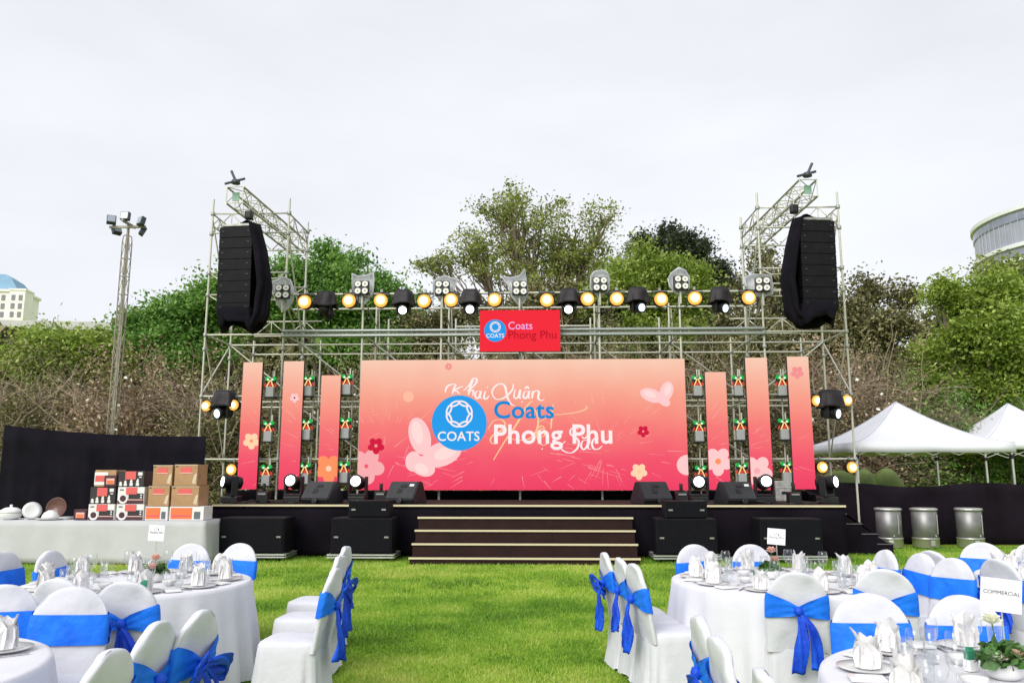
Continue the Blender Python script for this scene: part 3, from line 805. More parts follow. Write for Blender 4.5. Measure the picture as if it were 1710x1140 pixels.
class Print:
    """flat picture shapes lying on a screen plane; each layer 2 mm in front of the one before"""
    def __init__(s, screen, Y): s.sc, s.Y, s.k = screen, Y, 0
    def P(s, px, py, d=None):
        p = at(px, py, s.Y); return p - s.sc.matrix_off
    def clipx(s, v): return min(max(v, s.x0 + 0.004), s.x1 - 0.004)
    def poly(s, name, pts, material, layer, parent):
        m = MB()
        P = [(s.clipx(p.x), -0.004 - 0.002 * layer, min(max(p.z, 0.004), s.h - 0.004)) for p in pts]
        m.add(P, [tuple(range(len(P)))])
        return m.build(name, material, parent)
class Screen: pass
def make_screen(name, label, cat, x0, x1, z0, z1, Y, grp=None, material=None):
    t = thing(name, label, cat, (x0, Y, z0), 0, grp)
    w, h = x1 - x0, z1 - z0
    MB().box((w / 2, 0.07, h / 2), (w, 0.10, h)).build('cabinet', cab_m, t)
    m = MB().add([(0, 0, 0), (w, 0, 0), (w, 0, h), (0, 0, h)], [(0, 1, 2, 3)])
    sface = m.build('screen', material or scr_grad, t); sface.location = (0, 0.012, 0)
    pr = Print(None, Y); pr.sc = Screen(); pr.sc.matrix_off = Vector((x0, Y, z0)); pr.x0, pr.x1, pr.h = 0, w, h
    return t, pr
def ell(cx, cy, rx, ry, rot=0.0, n_=20):
    c_, s_ = math.cos(rot), math.sin(rot)
    return [(cx + rx * math.cos(a) * c_ - ry * math.sin(a) * s_, cy + rx * math.cos(a) * s_ + ry * math.sin(a) * c_) for a in [2 * math.pi * i / n_ for i in range(n_)]]
def flower(t, pr, cx, cy, r, m_petal, m_core=None, layer=1, petals=5, rot=0.3, name='flower'):
    f_ = None
    for k in range(petals):
        a = rot + 2 * math.pi * k / petals
        pts = [pr.P(*q) for q in ell(cx + math.cos(a) * r * 0.56, cy + math.sin(a) * r * 0.56, r * 0.46, r * 0.40, a)]
        o = pr.poly(name if k == 0 else 'petal', pts, m_petal, layer + k * 0.15, t if f_ is None else f_)
        if f_ is None: f_ = o
    if m_core: pr.poly('core', [pr.P(*q) for q in ell(cx, cy, r * 0.2, r * 0.2)], m_core, layer + 1, f_)
    return f_
def streaks(t, pr, cx, cy, r0, r1, n_, seed, a0=0.0, a1=2 * math.pi):
    rg = random.Random(seed); m = MB()
    for k in range(n_):
        a = rg.uniform(a0, a1); s0 = rg.uniform(r0, r1); ln = rg.uniform(8, 34); w = rg.uniform(0.16, 0.4)
        p, q = (cx + math.cos(a) * s0, cy + math.sin(a) * s0 * 0.8), (cx + math.cos(a) * (s0 + ln), cy + math.sin(a) * (s0 + ln) * 0.8)
        nx, ny = -math.sin(a) * w, math.cos(a) * w
        pts = [pr.P(p[0] - nx, p[1] - ny), pr.P(p[0] + nx, p[1] + ny), pr.P(q[0] + nx * .3, q[1] + ny * .3), pr.P(q[0] - nx * .3, q[1] - ny * .3)]
        if all(pr.x0 + 0.01 < v.x < pr.x1 - 0.01 and 0.01 < v.z < pr.h - 0.01 for v in pts):
            m.add([(v.x, -0.0035, v.z) for v in pts], [(0, 1, 2, 3)])
    if m.v: stuff(m.build('spark_streaks', C_SPARK, t))
def spline(pts, n_=8):
    out = []
    P = [pts[0]] + list(pts) + [pts[-1]]
    for i in range(1, len(P) - 2):
        p0, p1, p2, p3 = P[i - 1], P[i], P[i + 1], P[i + 2]
        for k in range(n_):
            u = k / n_
            out.append(tuple(0.5 * ((2 * p1[d]) + (-p0[d] + p2[d]) * u + (2 * p0[d] - 5 * p1[d] + 4 * p2[d] - p3[d]) * u * u + (-p0[d] + 3 * p1[d] - 3 * p2[d] + p3[d]) * u ** 3) for d in (0, 1)))
    out.append(tuple(pts[-1]))
    return out
def brush(m, pr, pts, w, layer):
    """pen stroke of varying width along a smooth curve, flat on the screen"""
    c_ = spline(pts); V = []; F = []
    for i, p in enumerate(c_):
        a, b_ = c_[max(i - 1, 0)], c_[min(i + 1, len(c_) - 1)]
        dx, dy = b_[0] - a[0], b_[1] - a[1]; L = math.hypot(dx, dy) + 1e-6
        ww = w * (0.55 + 0.75 * abs(dy) / L) * (0.4 + 0.6 * math.sin(math.pi * min(max(i / (len(c_) - 1), 0.06), 0.94)))
        nx, ny = -dy / L * ww, dx / L * ww
        for q in ((p[0] + nx, p[1] + ny), (p[0] - nx, p[1] - ny)):
            v = pr.P(*q); V.append((v.x, -0.004 - 0.002 * layer - i * 1e-6, v.z))
    for i in range(len(c_) - 1): F.append((2 * i, 2 * i + 1, 2 * i + 3, 2 * i + 2))
    m.add(V, F)
Zs = lambda L: [(700 + x / 4.75, 610 + y / 4.75) for x, y in L]
def put_text(t, pr, body, px0, px1, py_top, py_base, material, layer, bold=0.0, name='lettering'):
    p0, p1 = pr.P(px0, py_base), pr.P(px1, py_top)
    me = text_mesh(name, body, p1.x - p0.x, p1.z - p0.z, material, 0, bold)
    return link(name, me, t, (p0.x, -0.004 - 0.002 * layer, p0.z))
def chain_logo(t, pr, cx, cy, r, layer):
    """blue disc with a wreath of eight chain links"""
    d = pr.poly('logo_disc', [pr.P(*q) for q in ell(cx, cy, r, r, 0, 48)], C_BLUE, layer, t)
    ccx, ccy, rr_ = cx, cy - r * 0.33, r * 0.40
    for k in range(8):
        a = 2 * math.pi * (k + 0.5) / 8
        x, y = ccx + math.cos(a) * rr_, ccy + math.sin(a) * rr_
        tx = a + math.pi / 2
        o_, i_ = ell(x, y, r * 0.205, r * 0.10, tx, 20), ell(x, y, r * 0.125, r * 0.038, tx, 20)
        V = [pr.P(*q) for q in o_ + i_]
        MB().add([(v.x, -0.004 - 0.002 * (layer + 1) - k * 1e-4, v.z) for v in V], [(j, (j + 1) % 20, 20 + (j + 1) % 20, 20 + j) for j in range(20)]).build('chain_link', C_WHITE, d)
    return d

LY = 18.5
main, pr = make_screen('led_wall', 'huge pink gradient screen with blue chain logo at the centre of the stage', 'screen', -4.21, 3.37, 1.245, 4.255, LY)
streaks(main, pr, 640, 760, 22, 120, 60, 1); streaks(main, pr, 860, 745, 60, 190, 110, 2, 0.0, math.pi); streaks(main, pr, 1010, 750, 20, 110, 50, 3)
streaks(main, pr, 700, 690, 60, 150, 40, 4)
flower(main, pr, 612, 778, 30, C_PETAL, None, 1, 5, 0.2)
flower(main, pr, 628, 744, 14, C_RED, C_ROSE, 3)
for q in (ell(701, 728, 18, 32, -0.25), ell(738, 758, 34, 20, -0.35), ell(706, 778, 22, 16, 0.5), ell(690, 770, 13, 17, 0.1)):
    pr.poly('magnolia_petal', [pr.P(*w) for w in q], C_PALE, 2, main)
for q in (ell(1088, 660, 20, 11, 0.35), ell(1113, 653, 11, 17, 0.3), ell(1108, 668, 13, 8, 0.7)):
    pr.poly('magnolia_petal', [pr.P(*w) for w in q], C_PALE, 2, main)
for q in (ell(697, 722, 9, 20, -0.2), ell(744, 756, 20, 10, -0.35), ell(704, 782, 12, 8, 0.5), ell(1085, 658, 11, 5, 0.35), ell(1115, 650, 5, 10, 0.3)):
    pr.poly('magnolia_petal', [pr.P(*w) for w in q], C_BLUSH, 2.6, main)
flower(main, pr, 1074, 720, 10, C_RED, C_ROSE, 2); flower(main, pr, 1067, 787, 14, C_CREAM, C_GOLD, 2)
flower(main, pr, 749, 612, 6, C_ROSE, C_CREAM, 1, 6)
pr.poly('flower', [pr.P(*w) for w in ell(1147, 776, 17, 17)], C_PALE, 2, main)
pr.poly('soft_spot', [pr.P(*w) for w in ell(682, 662, 9, 9)], led_col('spot', 255, 190, 160), 1, main)
m = MB()
for L in ([(208, 215), (212, 185), (235, 158), (275, 148), (300, 160)], [(290, 150), (275, 190), (262, 228)], [(350, 165), (318, 175), (278, 200), (300, 205), (322, 228)], [(350, 200), (392, 160), (430, 105), (455, 108), (450, 140), (415, 180), (375, 200)],
          [(432, 104), (408, 165), (390, 235)], [(392, 220), (412, 196), (430, 204), (424, 240)], [(482, 205), (455, 207), (444, 235), (456, 262), (477, 248), (490, 205), (484, 252), (502, 262)],
          [(526, 202), (514, 252), (530, 266), (556, 240)], [(538, 170), (544, 176)], [(590, 250), (578, 212), (600, 168), (645, 145), (680, 165), (692, 215), (705, 265), (735, 310), (760, 318)],
          [(748, 146), (740, 190), (705, 232), (662, 262), (615, 268), (588, 245)], [(762, 190), (752, 240), (766, 262), (790, 242), (802, 194), (797, 252), (812, 262)], [(812, 286), (818, 292)],
          [(862, 205), (836, 210), (826, 240), (838, 262), (860, 244), (874, 204), (868, 252), (884, 262)], [(838, 186), (855, 168), (872, 186)], [(902, 200), (895, 262)], [(897, 228), (925, 200), (950, 212), (944, 258), (968, 278), (992, 268)]):
    brush(m, pr, Zs(L), 1.5, 3)
m.build('script_lettering', C_WHITE, main)
m = MB()
for L in ([(590, 748), (680, 600), (770, 470), (850, 330), (890, 285), (905, 280)], [(850, 330), (915, 350), (945, 440), (920, 535), (860, 585), (770, 590), (690, 565)], [(548, 500), (590, 440), (650, 430), (682, 465), (650, 515), (595, 545), (565, 585), (580, 618), (612, 620)],
          [(960, 445), (1050, 395), (1150, 385), (1250, 370), (1312, 350), (1332, 330), (1318, 322)], [(1062, 305), (1052, 400), (1045, 505)], [(930, 572), (985, 562), (1000, 522), (970, 502), (936, 540), (946, 600), (985, 632), (1022, 610)], [(942, 500), (970, 478), (998, 500)]):
    brush(m, pr, Zs(L), 1.3, 4)
m.build('script_lettering', C_GOLD, main)
chain_logo(main, pr, 767, 706, 46, 5)
put_text(main, pr, 'COATS', 731, 801, 720, 736, C_WHITE, 7.5, 0.012)
put_text(main, pr, 'Coats', 825, 925, 669, 699, C_TXT, 6, 0.02)
put_text(main, pr, 'Phong Phu', 825, 1022, 708, 751, C_WHITE, 6, 0.02)
m = MB()
for L in ([(1262, 505), (1232, 488), (1200, 512), (1204, 548), (1244, 572), (1266, 605), (1254, 655), (1208, 692), (1150, 680), (1122, 640), (1160, 600)], [(1332, 590), (1296, 600), (1284, 640), (1304, 666), (1330, 640), (1346, 580), (1340, 655), (1362, 662)],
          [(1288, 562), (1310, 578), (1334, 560)], [(1330, 552), (1346, 532)], [(1424, 576), (1388, 580), (1370, 622), (1386, 660), (1422, 660), (1452, 636)], [(972, 658), (979, 664)]):
    brush(m, pr, Zs(L), 1.4, 8)
m.build('script_lettering', C_WHITE, main)

SIDE = [('led_strip', 'outermost left tall pink screen strip with a cream flower', -7.02, -6.56, 1.26, 4.22, [(420, 736, 14, C_CREAM, C_ORANGE)], 5),
        ('led_strip', 'second tall pink screen strip from the left with a small pale flower', -6.05, -5.57, 1.26, 4.24, [(492, 664, 8, C_PALE, C_DOT)], 6),
        ('led_strip', 'shorter pink screen strip just left of the big screen with a large orange flower', -5.14, -4.68, 1.26, 3.90, [(549, 782, 24, C_ORANGE, C_CREAM)], 7),
        ('led_strip', 'shorter pink screen strip just right of the big screen with a pale blossom', 3.83, 4.31, 1.26, 3.94, [(1199, 770, 24, C_PALE, C_ORANGE)], 8),
        ('led_strip', 'second tall pink screen strip from the right with two pale round petals', 4.77, 5.27, 1.26, 4.27, [(1264, 786, 26, C_PALE, C_PETAL)], 9),
        ('led_strip', 'outermost right tall pink screen strip with a faint rose flower', 5.73, 6.22, 1.27, 4.29, [(1331, 622, 11, C_ROSE, None)], 10)]
for (nm, lab, x0, x1, z0, z1, fl, sd) in SIDE:
    t, pr = make_screen(nm, lab, 'screen', x0, x1, z0, z1, LY, 'tall screen strips beside the big screen')
    cx = sum(f_[0] for f_ in fl) / len(fl)
    streaks(t, pr, cx + (60 if sd < 8 else -60), 760, 10, 130, 150, sd)
    for (fx, fy, fr, mp, mc) in fl: flower(t, pr, fx, fy, fr, mp, mc, 2)
sg, pr = make_screen('led_sign', 'small red screen sign hung above the big screen', 'screen', -1.41, 0.49, 4.455, 5.445, 18.55, None, C_SIGN)
chain_logo(sg, pr, 827, 552, 18.5, 1)
put_text(sg, pr, 'COATS', 812, 842, 557, 564, C_WHITE, 4, 0.012)
put_text(sg, pr, 'Coats', 849, 889, 537, 550, C_LILAC, 2)
put_text(sg, pr, 'Phong Phu', 849, 929, 552, 570, C_DRED, 2)
for x in (0.3, 1.6):
    pipe('hanger', (x, 0.16, 0.9), (x, 0.16, 1.42), 0.02, galv, sg)

# ================================================================== stage lights
amber_lens = bpy.data.materials.new('amber lamp glow'); amber_lens.use_nodes = True
n, l = amber_lens.node_tree.nodes, amber_lens.node_tree.links; n.clear()
tc = n.new('ShaderNodeTexCoord'); gr = n.new('ShaderNodeTexGradient'); gr.gradient_type = 'SPHERICAL'
mp = n.new('ShaderNodeMapping'); mp.inputs['Scale'].default_value = (5.6, 0.0, 5.6)
l.new(tc.outputs['Object'], mp.inputs[0]); l.new(mp.outputs[0], gr.inputs[0])
rp = n.new('ShaderNodeValToRGB'); cr = rp.color_ramp
cr.elements[0].position = 0.0; cr.elements[0].color = (0.9, 0.26, 0.02, 1)
cr.elements[1].position = 0.42; cr.elements[1].color = (1.0, 0.50, 0.10, 1)
e3 = cr.elements.new(0.78); e3.color = (2.6, 2.3, 1.5, 1)
l.new(gr.outputs[0], rp.inputs[0])
e = n.new('ShaderNodeEmission'); e.inputs['Strength'].default_value = 1.5 * EXPO; l.new(rp.outputs[0], e.inputs['Color'])
o = n.new('ShaderNodeOutputMaterial'); l.new(e.outputs[0], o.inputs[0])
white_lens = emit('white lamp glow', (0.95, 0.98, 1.0), 3.0)
dim_lens = emit('cool lamp glow', (0.70, 0.85, 1.0), 1.2)

def par_can():
    t = thing('par_lamp', 'amber lamp', 'stage lamp', (0, 0, 0), 0, 'amber lamps on the scaffold')
    M = Euler((R(90), 0, 0)).to_matrix()          # opening faces the lawn (-Y)
    MB().lathe([(0.10, -0.20), (0.145, -0.10), (0.15, 0.05), (0.155, 0.075), (0.14, 0.075), (0.135, 0.02)], 20, M).build('can', black_plastic, t, True)
    # bulging lens
    prof = [(0.150 * math.cos(a), 0.055 + 0.10 * math.sin(a)) for a in [i * math.pi / 2 / 6 for i in range(7)]]
    o = MB().lathe(prof, 20, M).build('lens', amber_lens, t, True)
    MB().box((-0.165, 0.08, 0.06), (0.012, 0.03, 0.28)).box((0.165, 0.08, 0.06), (0.012, 0.03, 0.28)).box((0, 0.08, 0.205), (0.34, 0.03, 0.012)).build('yoke', black_plastic, t)
    MB().box((0, 0.08, 0.245), (0.05, 0.06, 0.07)).build('clamp', galv_dark, t)
    return remember(t)
AMB = [(-5.66, 'first amber lamp from the left on the top bar'), (-4.58, 'second amber lamp from the left on the top bar'), (-3.82, 'third amber lamp from the left on the top bar'), (-2.76, 'fourth amber lamp from the left on the top bar'),
       (-2.12, 'fifth amber lamp from the left on the top bar'), (-1.06, 'amber lamp on the top bar above the left half of the small red sign'), (0.18, 'amber lamp on the top bar above the right half of the small red sign'), (1.14, 'fifth amber lamp from the right on the top bar'),
       (1.85, 'fourth amber lamp from the right on the top bar'), (2.89, 'third amber lamp from the right on the top bar'), (3.70, 'second amber lamp from the right on the top bar'), (4.96, 'rightmost amber lamp on the top bar')]
pc = par_can(); pc.scale = (1.12, 1.12, 1.12)
for i, (x, lab) in enumerate(AMB):
    loc = (x, 18.72, 5.70 + (0.02 if i % 3 else 0.0))
    if i == 0: pc.location = loc; pc['label'] = lab
    else: dup(pc, loc, 0.06 * ((i * 7) % 5 - 2), lab)
for (x, z, lab) in ((-7.92, 3.20, 'upper amber lamp on the left tower, at its outer post'), (-7.26, 3.22, 'upper amber lamp on the left tower, beside the screen strip'), (-7.93, 1.69, 'lower amber lamp on the left tower, at its outer post'), (-7.23, 1.71, 'lower amber lamp on the left tower, beside the screen strip'),
                    (6.41, 3.28, 'upper amber lamp on the right tower, beside the screen strip'), (7.10, 3.29, 'upper amber lamp on the right tower, at its outer post'), (6.44, 1.76, 'lower amber lamp on the right tower, beside the screen strip'), (7.11, 1.76, 'lower amber lamp on the right tower, at its outer post')):
    dup(pc, (x, 18.74, z), 0.1 if x > 0 else -0.1, lab, None, (0.86, 0.86, 0.86))

def moving_head(lens_m, cover, tilt, pan):
    """hangs upside down (cover=True) or stands on its base"""
    t = thing('moving_head_light', 'moving head light', 'stage light', (0, 0, 0), 0, 'covered moving lights on the top bar' if cover else 'moving lights on the stage floor')
    s = -1 if cover else 1
    MB().box((0, 0, s * 0.07), (0.36, 0.30, 0.14), None, 0.02).build('base', black_plastic, t)
    pz = Matrix.Rotation(pan, 3, 'Z')
    y_ = MB()
    for sx in (-1, 1):
        y_.box(pz @ Vector((sx * 0.175, 0, s * 0.34)), (0.05, 0.14, 0.40), pz, 0.012)
    y_.box(pz @ Vector((0, 0, s * 0.165)), (0.38, 0.16, 0.05), pz, 0.01)
    y_.build('yoke', black_plastic, t)
    M = pz @ Euler((R(90) + tilt, 0, 0)).to_matrix(); c_ = Vector((0, 0, s * 0.42))
    M4 = Matrix.Translation(c_) @ M.to_4x4()
    hd = MB().lathe([(0.05, -0.22), (0.12, -0.19), (0.145, -0.08), (0.13, 0.02), (0.135, 0.13), (0.145, 0.17), (0.145, 0.20), (0.12, 0.20)], 20, M4).build('head', black_plastic, t, True)
    MB().lathe([(0.118, 0.185), (0.10, 0.205), (0.06, 0.218), (0.0, 0.222)], 20, M4).build('lens', lens_m, hd, True)
    if cover:
        rg = np.random.default_rng(int(abs(pan) * 100) + 5)
        rows = []
        for k, (z, w_, d_) in enumerate(((0.12, 0.10, 0.10), (0.10, 0.20, 0.18), (0.0, 0.235, 0.20), (-0.12, 0.26, 0.22), (-0.24, 0.275, 0.235), (-0.30, 0.30, 0.25))):
            row = []
            for i in range(28):
                a = 2 * math.pi * i / 28
                f_ = 1 + (0.06 + 0.10 * k / 5) * math.sin(a * 5 + k * 0.4 + pan * 3) + rg.normal(0, 0.015)
                cx, cy = math.copysign(abs(math.cos(a)) ** 0.6, math.cos(a)), math.copysign(abs(math.sin(a)) ** 0.6, math.sin(a))
                row.append((cx * w_ * f_, cy * d_ * f_, z + (0.03 * math.sin(a * 3 + pan) if k > 3 else 0)))
            rows.append(row)
        m = MB().grid(rows, True); m.add(rows[0], [tuple(range(28))])
        cloth_obj('rain_cover', m, mat('black rain cover', (0.018, 0.014, 0.018), 0.55, 0, 0.3, 5.0, 0.4, 30, 0.3), t, 0.004)
    return remember(t)
for i, (x, z, lens, pan, tilt, lab) in enumerate(((-5.15, 5.86, dim_lens, R(150), 0.6, 'covered moving light on the top bar turned away, leftmost'), (-3.27, 5.88, white_lens, 0.05, 0.25, 'brightly lit covered moving light on the top bar, second from left'),
        (-1.65, 5.88, white_lens, 0.0, 0.2, 'covered moving light on the top bar left of the small red sign'), (0.71, 5.88, white_lens, -0.1, 0.3, 'covered moving light on the top bar right of the small red sign'),
        (2.34, 5.90, dim_lens, 0.5, 0.2, 'covered moving light on the top bar, second from right, facing right'), (4.29, 5.88, dim_lens, 0.6, 0.25, 'covered moving light on the top bar, rightmost'))):
    mh = moving_head(lens, True, tilt, pan); mh.scale = (0.9, 0.9, 0.9); mh.location = (x, 18.72, z); mh['label'] = lab
for (x, z, pan, lab) in ((-7.52, 3.46, -0.5, 'covered moving light hung on the left tower between two amber lamps'), (6.73, 3.42, 0.7, 'covered moving light hung on the right tower between two amber lamps')):
    mh = moving_head(dim_lens, True, 0.15, pan); mh.location = (x, 18.74, z); mh['label'] = lab; mh['group'] = 'covered moving lights on the towers'
for (px, pan, tilt, lens, lab) in ((386, -0.9, -0.1, white_lens, 'moving light at the left end of the stage floor, turned left'), (490, -0.15, -0.2, white_lens, 'moving light on the stage floor left of the leftmost monitor'), (597, -0.05, -0.15, white_lens, 'moving light on the stage floor between the two left monitors'),
        (1167, -0.1, -0.1, white_lens, 'moving light on the stage floor between the two right monitors'), (1277, 0.0, -0.15, white_lens, 'moving light on the stage floor right of the rightmost monitor'), (1382, 0.8, -0.1, white_lens, 'moving light at the right end of the stage floor, turned right')):
    mh = moving_head(lens, False, tilt, pan); p = at(px, 837, 16.75); mh.location = (p.x, 16.75, SZ); mh['label'] = lab

# four-lamp blinders in clear plastic on the post tops
plastic = bpy.data.materials.new('clear plastic bag'); plastic.use_nodes = True
n, l = plastic.node_tree.nodes, plastic.node_tree.links
b = n['Principled BSDF']; b.inputs['Base Color'].default_value = (0.85, 0.86, 0.88, 1); b.inputs['Roughness'].default_value = 0.3
tr = n.new('ShaderNodeBsdfTransparent'); mxs = n.new('ShaderNodeMixShader'); mxs.inputs[0].default_value = 0.72
tl = n.new('ShaderNodeBsdfTranslucent'); tl.inputs['Color'].default_value = (0.9, 0.91, 0.93, 1); mx2 = n.new('ShaderNodeMixShader'); mx2.inputs[0].default_value = 0.45
l.new(b.outputs[0], mx2.inputs[1]); l.new(tl.outputs[0], mx2.inputs[2])
l.new(tr.outputs[0], mxs.inputs[1]); l.new(mx2.outputs[0], mxs.inputs[2]); l.new(mxs.outputs[0], n['Material Output'].inputs[0])
blind_body = mat('blinder body', (0.035, 0.037, 0.042), 0.5)
blind_lens = mat('frosted reflector', (0.80, 0.79, 0.76), 0.6, 0.0, spec=0.2)
blind_core = mat('lamp core', (0.38, 0.36, 0.33), 0.4)
def blinder(shape, lab, loc, rz):
    t = thing('blinder_light', lab, 'stage light', loc, rz, 'four lamp lights on the post tops')
    MB().box((0, 0, 0), (0.36, 0.14, 0.36), None, 0.05).build('housing', blind_body, t)
    M = Euler((R(90), 0, 0)).to_matrix()
    for sx in (-1, 1):
        for sz in (-1, 1):
            M4 = Matrix.Translation(Vector((sx * 0.087, -0.07, sz * 0.087))) @ M.to_4x4()
            MB().lathe([(0.082, -0.01), (0.082, 0.026), (0.074, 0.026), (0.074, 0.0)], 16, M4, False).build('rim', blind_body, t, True)
            ln = MB().lathe([(0.076, 0.019), (0.05, 0.017), (0.0, 0.016)], 16, M4).build('lens', blind_lens, t)
            MB().lathe([(0.028, 0.017), (0.022, 0.026), (0.0, 0.03)], 10, M4).build('core', blind_core, ln, True)
    pipe('stem', (0, 0.04, -0.5), (0, 0.04, -0.15), 0.03, galv, t)
    m = MB(); rg = random.Random(hash(lab) % 1000 if False else len(lab))
    F_, B_ = [], []
    rows = []
    for dy, sc_ in ((0.03, 0.93), (0.10, 1.0), (0.17, 0.9)):
        rows.append([(x * sc_ + rg.uniform(-.012, .012), dy + rg.uniform(-.015, .015), z * sc_ + rg.uniform(-.012, .012)) for x, z in shape])
    m.grid(rows, True); c_ = sum(x for x, z in shape) / len(shape), sum(z for x, z in shape) / len(shape)
    for row, fl in ((rows[2], 1),):
        m.add(row + [(c_[0], 0.2, c_[1])], [(i, (i + 1) % len(row), len(row)) for i in range(len(row))])
    cloth_obj('plastic_cover', m, plastic, t, 0.003)
    return t
SHP = [[(-.40, .27), (-.18, .33), (-.05, .42), (.16, .33), (.27, .10), (.26, -.18), (.12, -.42), (0, -.50), (-.13, -.34), (-.27, -.02), (-.33, .16)],
       [(-.29, .40), (-.13, .33), (.10, .36), (.26, .43), (.28, .20), (.26, -.15), (.12, -.34), (0, -.40), (-.14, -.34), (-.26, -.15), (-.28, .18)],
       [(-.25, .18), (-.10, .30), (.05, .36), (.20, .30), (.36, .26), (.28, -.05), (.20, -.24), (-.10, -.26), (-.24, -.10)],
       [(-.46, .33), (-.2, .30), (.0, .36), (.14, .52), (.19, .20), (.20, -.16), (.10, -.36), (-.06, -.38), (-.20, -.20), (-.26, .05)],
       [(-.22, .22), (-.14, .36), (.05, .40), (.20, .34), (.26, .15), (.24, -.12), (.10, -.26), (-.10, -.26), (-.24, -.10)],
       [(-.30, .12), (-.20, .30), (.0, .42), (.18, .36), (.26, .16), (.25, -.10), (.12, -.25), (-.10, -.26), (-.26, -.08)],
       [(-.42, .22), (-.20, .30), (.08, .28), (.24, .24), (.26, .0), (.24, -.22), (.05, -.28), (-.20, -.26), (-.40, -.04)]]
BL = [(-6.24, 5.98, 'four lamp light with torn plastic beside the left line array'), (-4.30, 6.06, 'plastic wrapped four lamp light, second from left on the post tops'), (-2.34, 6.04, 'plastic wrapped four lamp light, third from left on the post tops'),
      (-0.47, 6.02, 'four lamp light with spiky plastic above the small red sign'), (1.46, 6.10, 'plastic wrapped four lamp light, third from right on the post tops'), (3.39, 6.12, 'plastic wrapped four lamp light, second from right on the post tops'), (5.33, 6.06, 'four lamp light tucked beside the right line array')]
for i, (x, z, lab) in enumerate(BL):
    blinder(SHP[i], lab, (x, 18.76, z), (0.1, 0.0, 0.05, 0.08, 0.0, 0.1, -0.15)[i])

# little battery lamps throwing green and red onto their hoods
grey_body = mat('grey lamp body', (0.30, 0.31, 0.31), 0.5)
g_em = emit('green lamp', (0.02, 0.50, 0.08), 1.0 * EXPO); g_hot = emit('green lamp hot', (0.60, 1.0, 0.60), 1.5 * EXPO)
y_em = emit('yellow lamp', (1.0, 0.62, 0.22), 1.2 * EXPO); r_em = emit('red lamp', (0.72, 0.06, 0.05), 1.0 * EXPO)
def colour_lamp():
    t = thing('colour_lamp', 'x', 'stage lamp', (0, 0, 0), 0, 'green and red lamps between the screen strips')
    MB().box((0, 0, -0.19), (0.19, 0.14, 0.24), None, 0.012).build('body', grey_body, t)
    MB().box((0, 0.02, -0.325), (0.24, 0.18, 0.04), None, 0.008).build('base', black_plastic, t)
    MB().box((0, 0.03, 0.03), (0.24, 0.06, 0.20), None, 0.02).build('hood', black_plastic, t)
    for sx in (-1, 1):
        g_ = MB().lathe([(0.0, -0.05), (0.036, -0.034), (0.05, 0.0), (0.036, 0.034), (0.0, 0.05)], 12, Matrix.Translation((sx * 0.085, -0.01, 0.125))).build('green_lens', g_em, t, True)
        MB().lathe([(0.0, -0.03), (0.03, 0.0), (0.0, 0.03)], 10, Matrix.Translation((sx * 0.055, -0.06, 0.10))).build('hot_spot', g_hot, g_, True)
        # slanted yellow slit, red lens outside it
        MB().box((sx * 0.048, -0.045, 0.0), (0.024, 0.03, 0.20), (0, sx * -0.42, 0), 0.006).build('yellow_lens', y_em, t)
        MB().box((sx * 0.12, -0.02, -0.03), (0.035, 0.05, 0.08), (0, sx * -0.3, 0), 0.012).build('red_lens', r_em, t)
    MB().box((0, -0.02, -0.035), (0.07, 0.02, 0.09), None, 0.004).build('red_lens', r_em, t)
    MB().box((0.06, 0.06, 0.24), (0.03, 0.05, 0.16), None, 0.006).build('hook', galv, t)
    return remember(t)
cl = colour_lamp(); first = True
COLS = [(-6.40, (3.72, 2.67, 1.65), 'the outermost left gap between screen strips'), (-5.49, (3.74, 2.71, 1.69), 'the second gap from left between screen strips'), (-4.57, (3.77, 2.74, 1.72), 'the gap just left of the big screen'),
        (3.68, (3.71, 2.66, 1.63), 'the gap just right of the big screen'), (4.62, (3.71, 2.69, 1.69), 'the second gap from right between screen strips'), (5.63, (3.71, 2.70, 1.72), 'the outermost right gap between screen strips')]
for ci, (x, zs, where) in enumerate(COLS):
    dx = (0.22, 0.22, 0.20, -0.0, -0.0, 0.0)[ci]
    for z, nm in zip(zs, ('top', 'middle', 'bottom')):
        lab = f'{nm} green and red lamp in {where}'
        loc = (x, 18.68, z)
        if first: cl.location = loc; cl['label'] = lab; first = False
        else: dup(cl, loc, 0.0, lab)

cable_m = mat('black rubber cable', (0.012, 0.012, 0.012), 0.6)
def cable(pts, r_, lab):
    return tag(MB().tube(spline3_(pts), r_, 5).build('cable', cable_m, None, True), lab, 'cable', 'cables on the stage')
def spline3_(pts, n_=6):
    P = [Vector(pts[0])] + [Vector(p) for p in pts] + [Vector(pts[-1])]; out = []
    for i in range(1, len(P) - 2):
        for k in range(n_):
            u = k / n_
            out.append(0.5 * ((2 * P[i]) + (P[i + 1] - P[i - 1]) * u + (2 * P[i - 1] - 5 * P[i] + 4 * P[i + 1] - P[i + 2]) * u * u + (3 * P[i] - P[i - 1] - 3 * P[i + 1] + P[i + 2]) * u ** 3))
    out.append(P[-2]); return out
xs_ = [-5.9, -5.15, -4.4, -3.27, -2.4, -1.65]
cable([(x, 18.86, 5.88 - (0.32 + 0.1 * (i % 3)) * (i % 2)) for i, x in enumerate(xs_)], 0.011, 'black cable sagging between the left lamps of the top bar')
xs_ = [0.71, 1.4, 2.34, 3.3, 4.29, 4.9]
cable([(x, 18.86, 5.88 - (0.36 + 0.1 * (i % 3)) * (i % 2)) for i, x in enumerate(xs_)], 0.011, 'black cable sagging between the right lamps of the top bar')
rgc = random.Random(4)
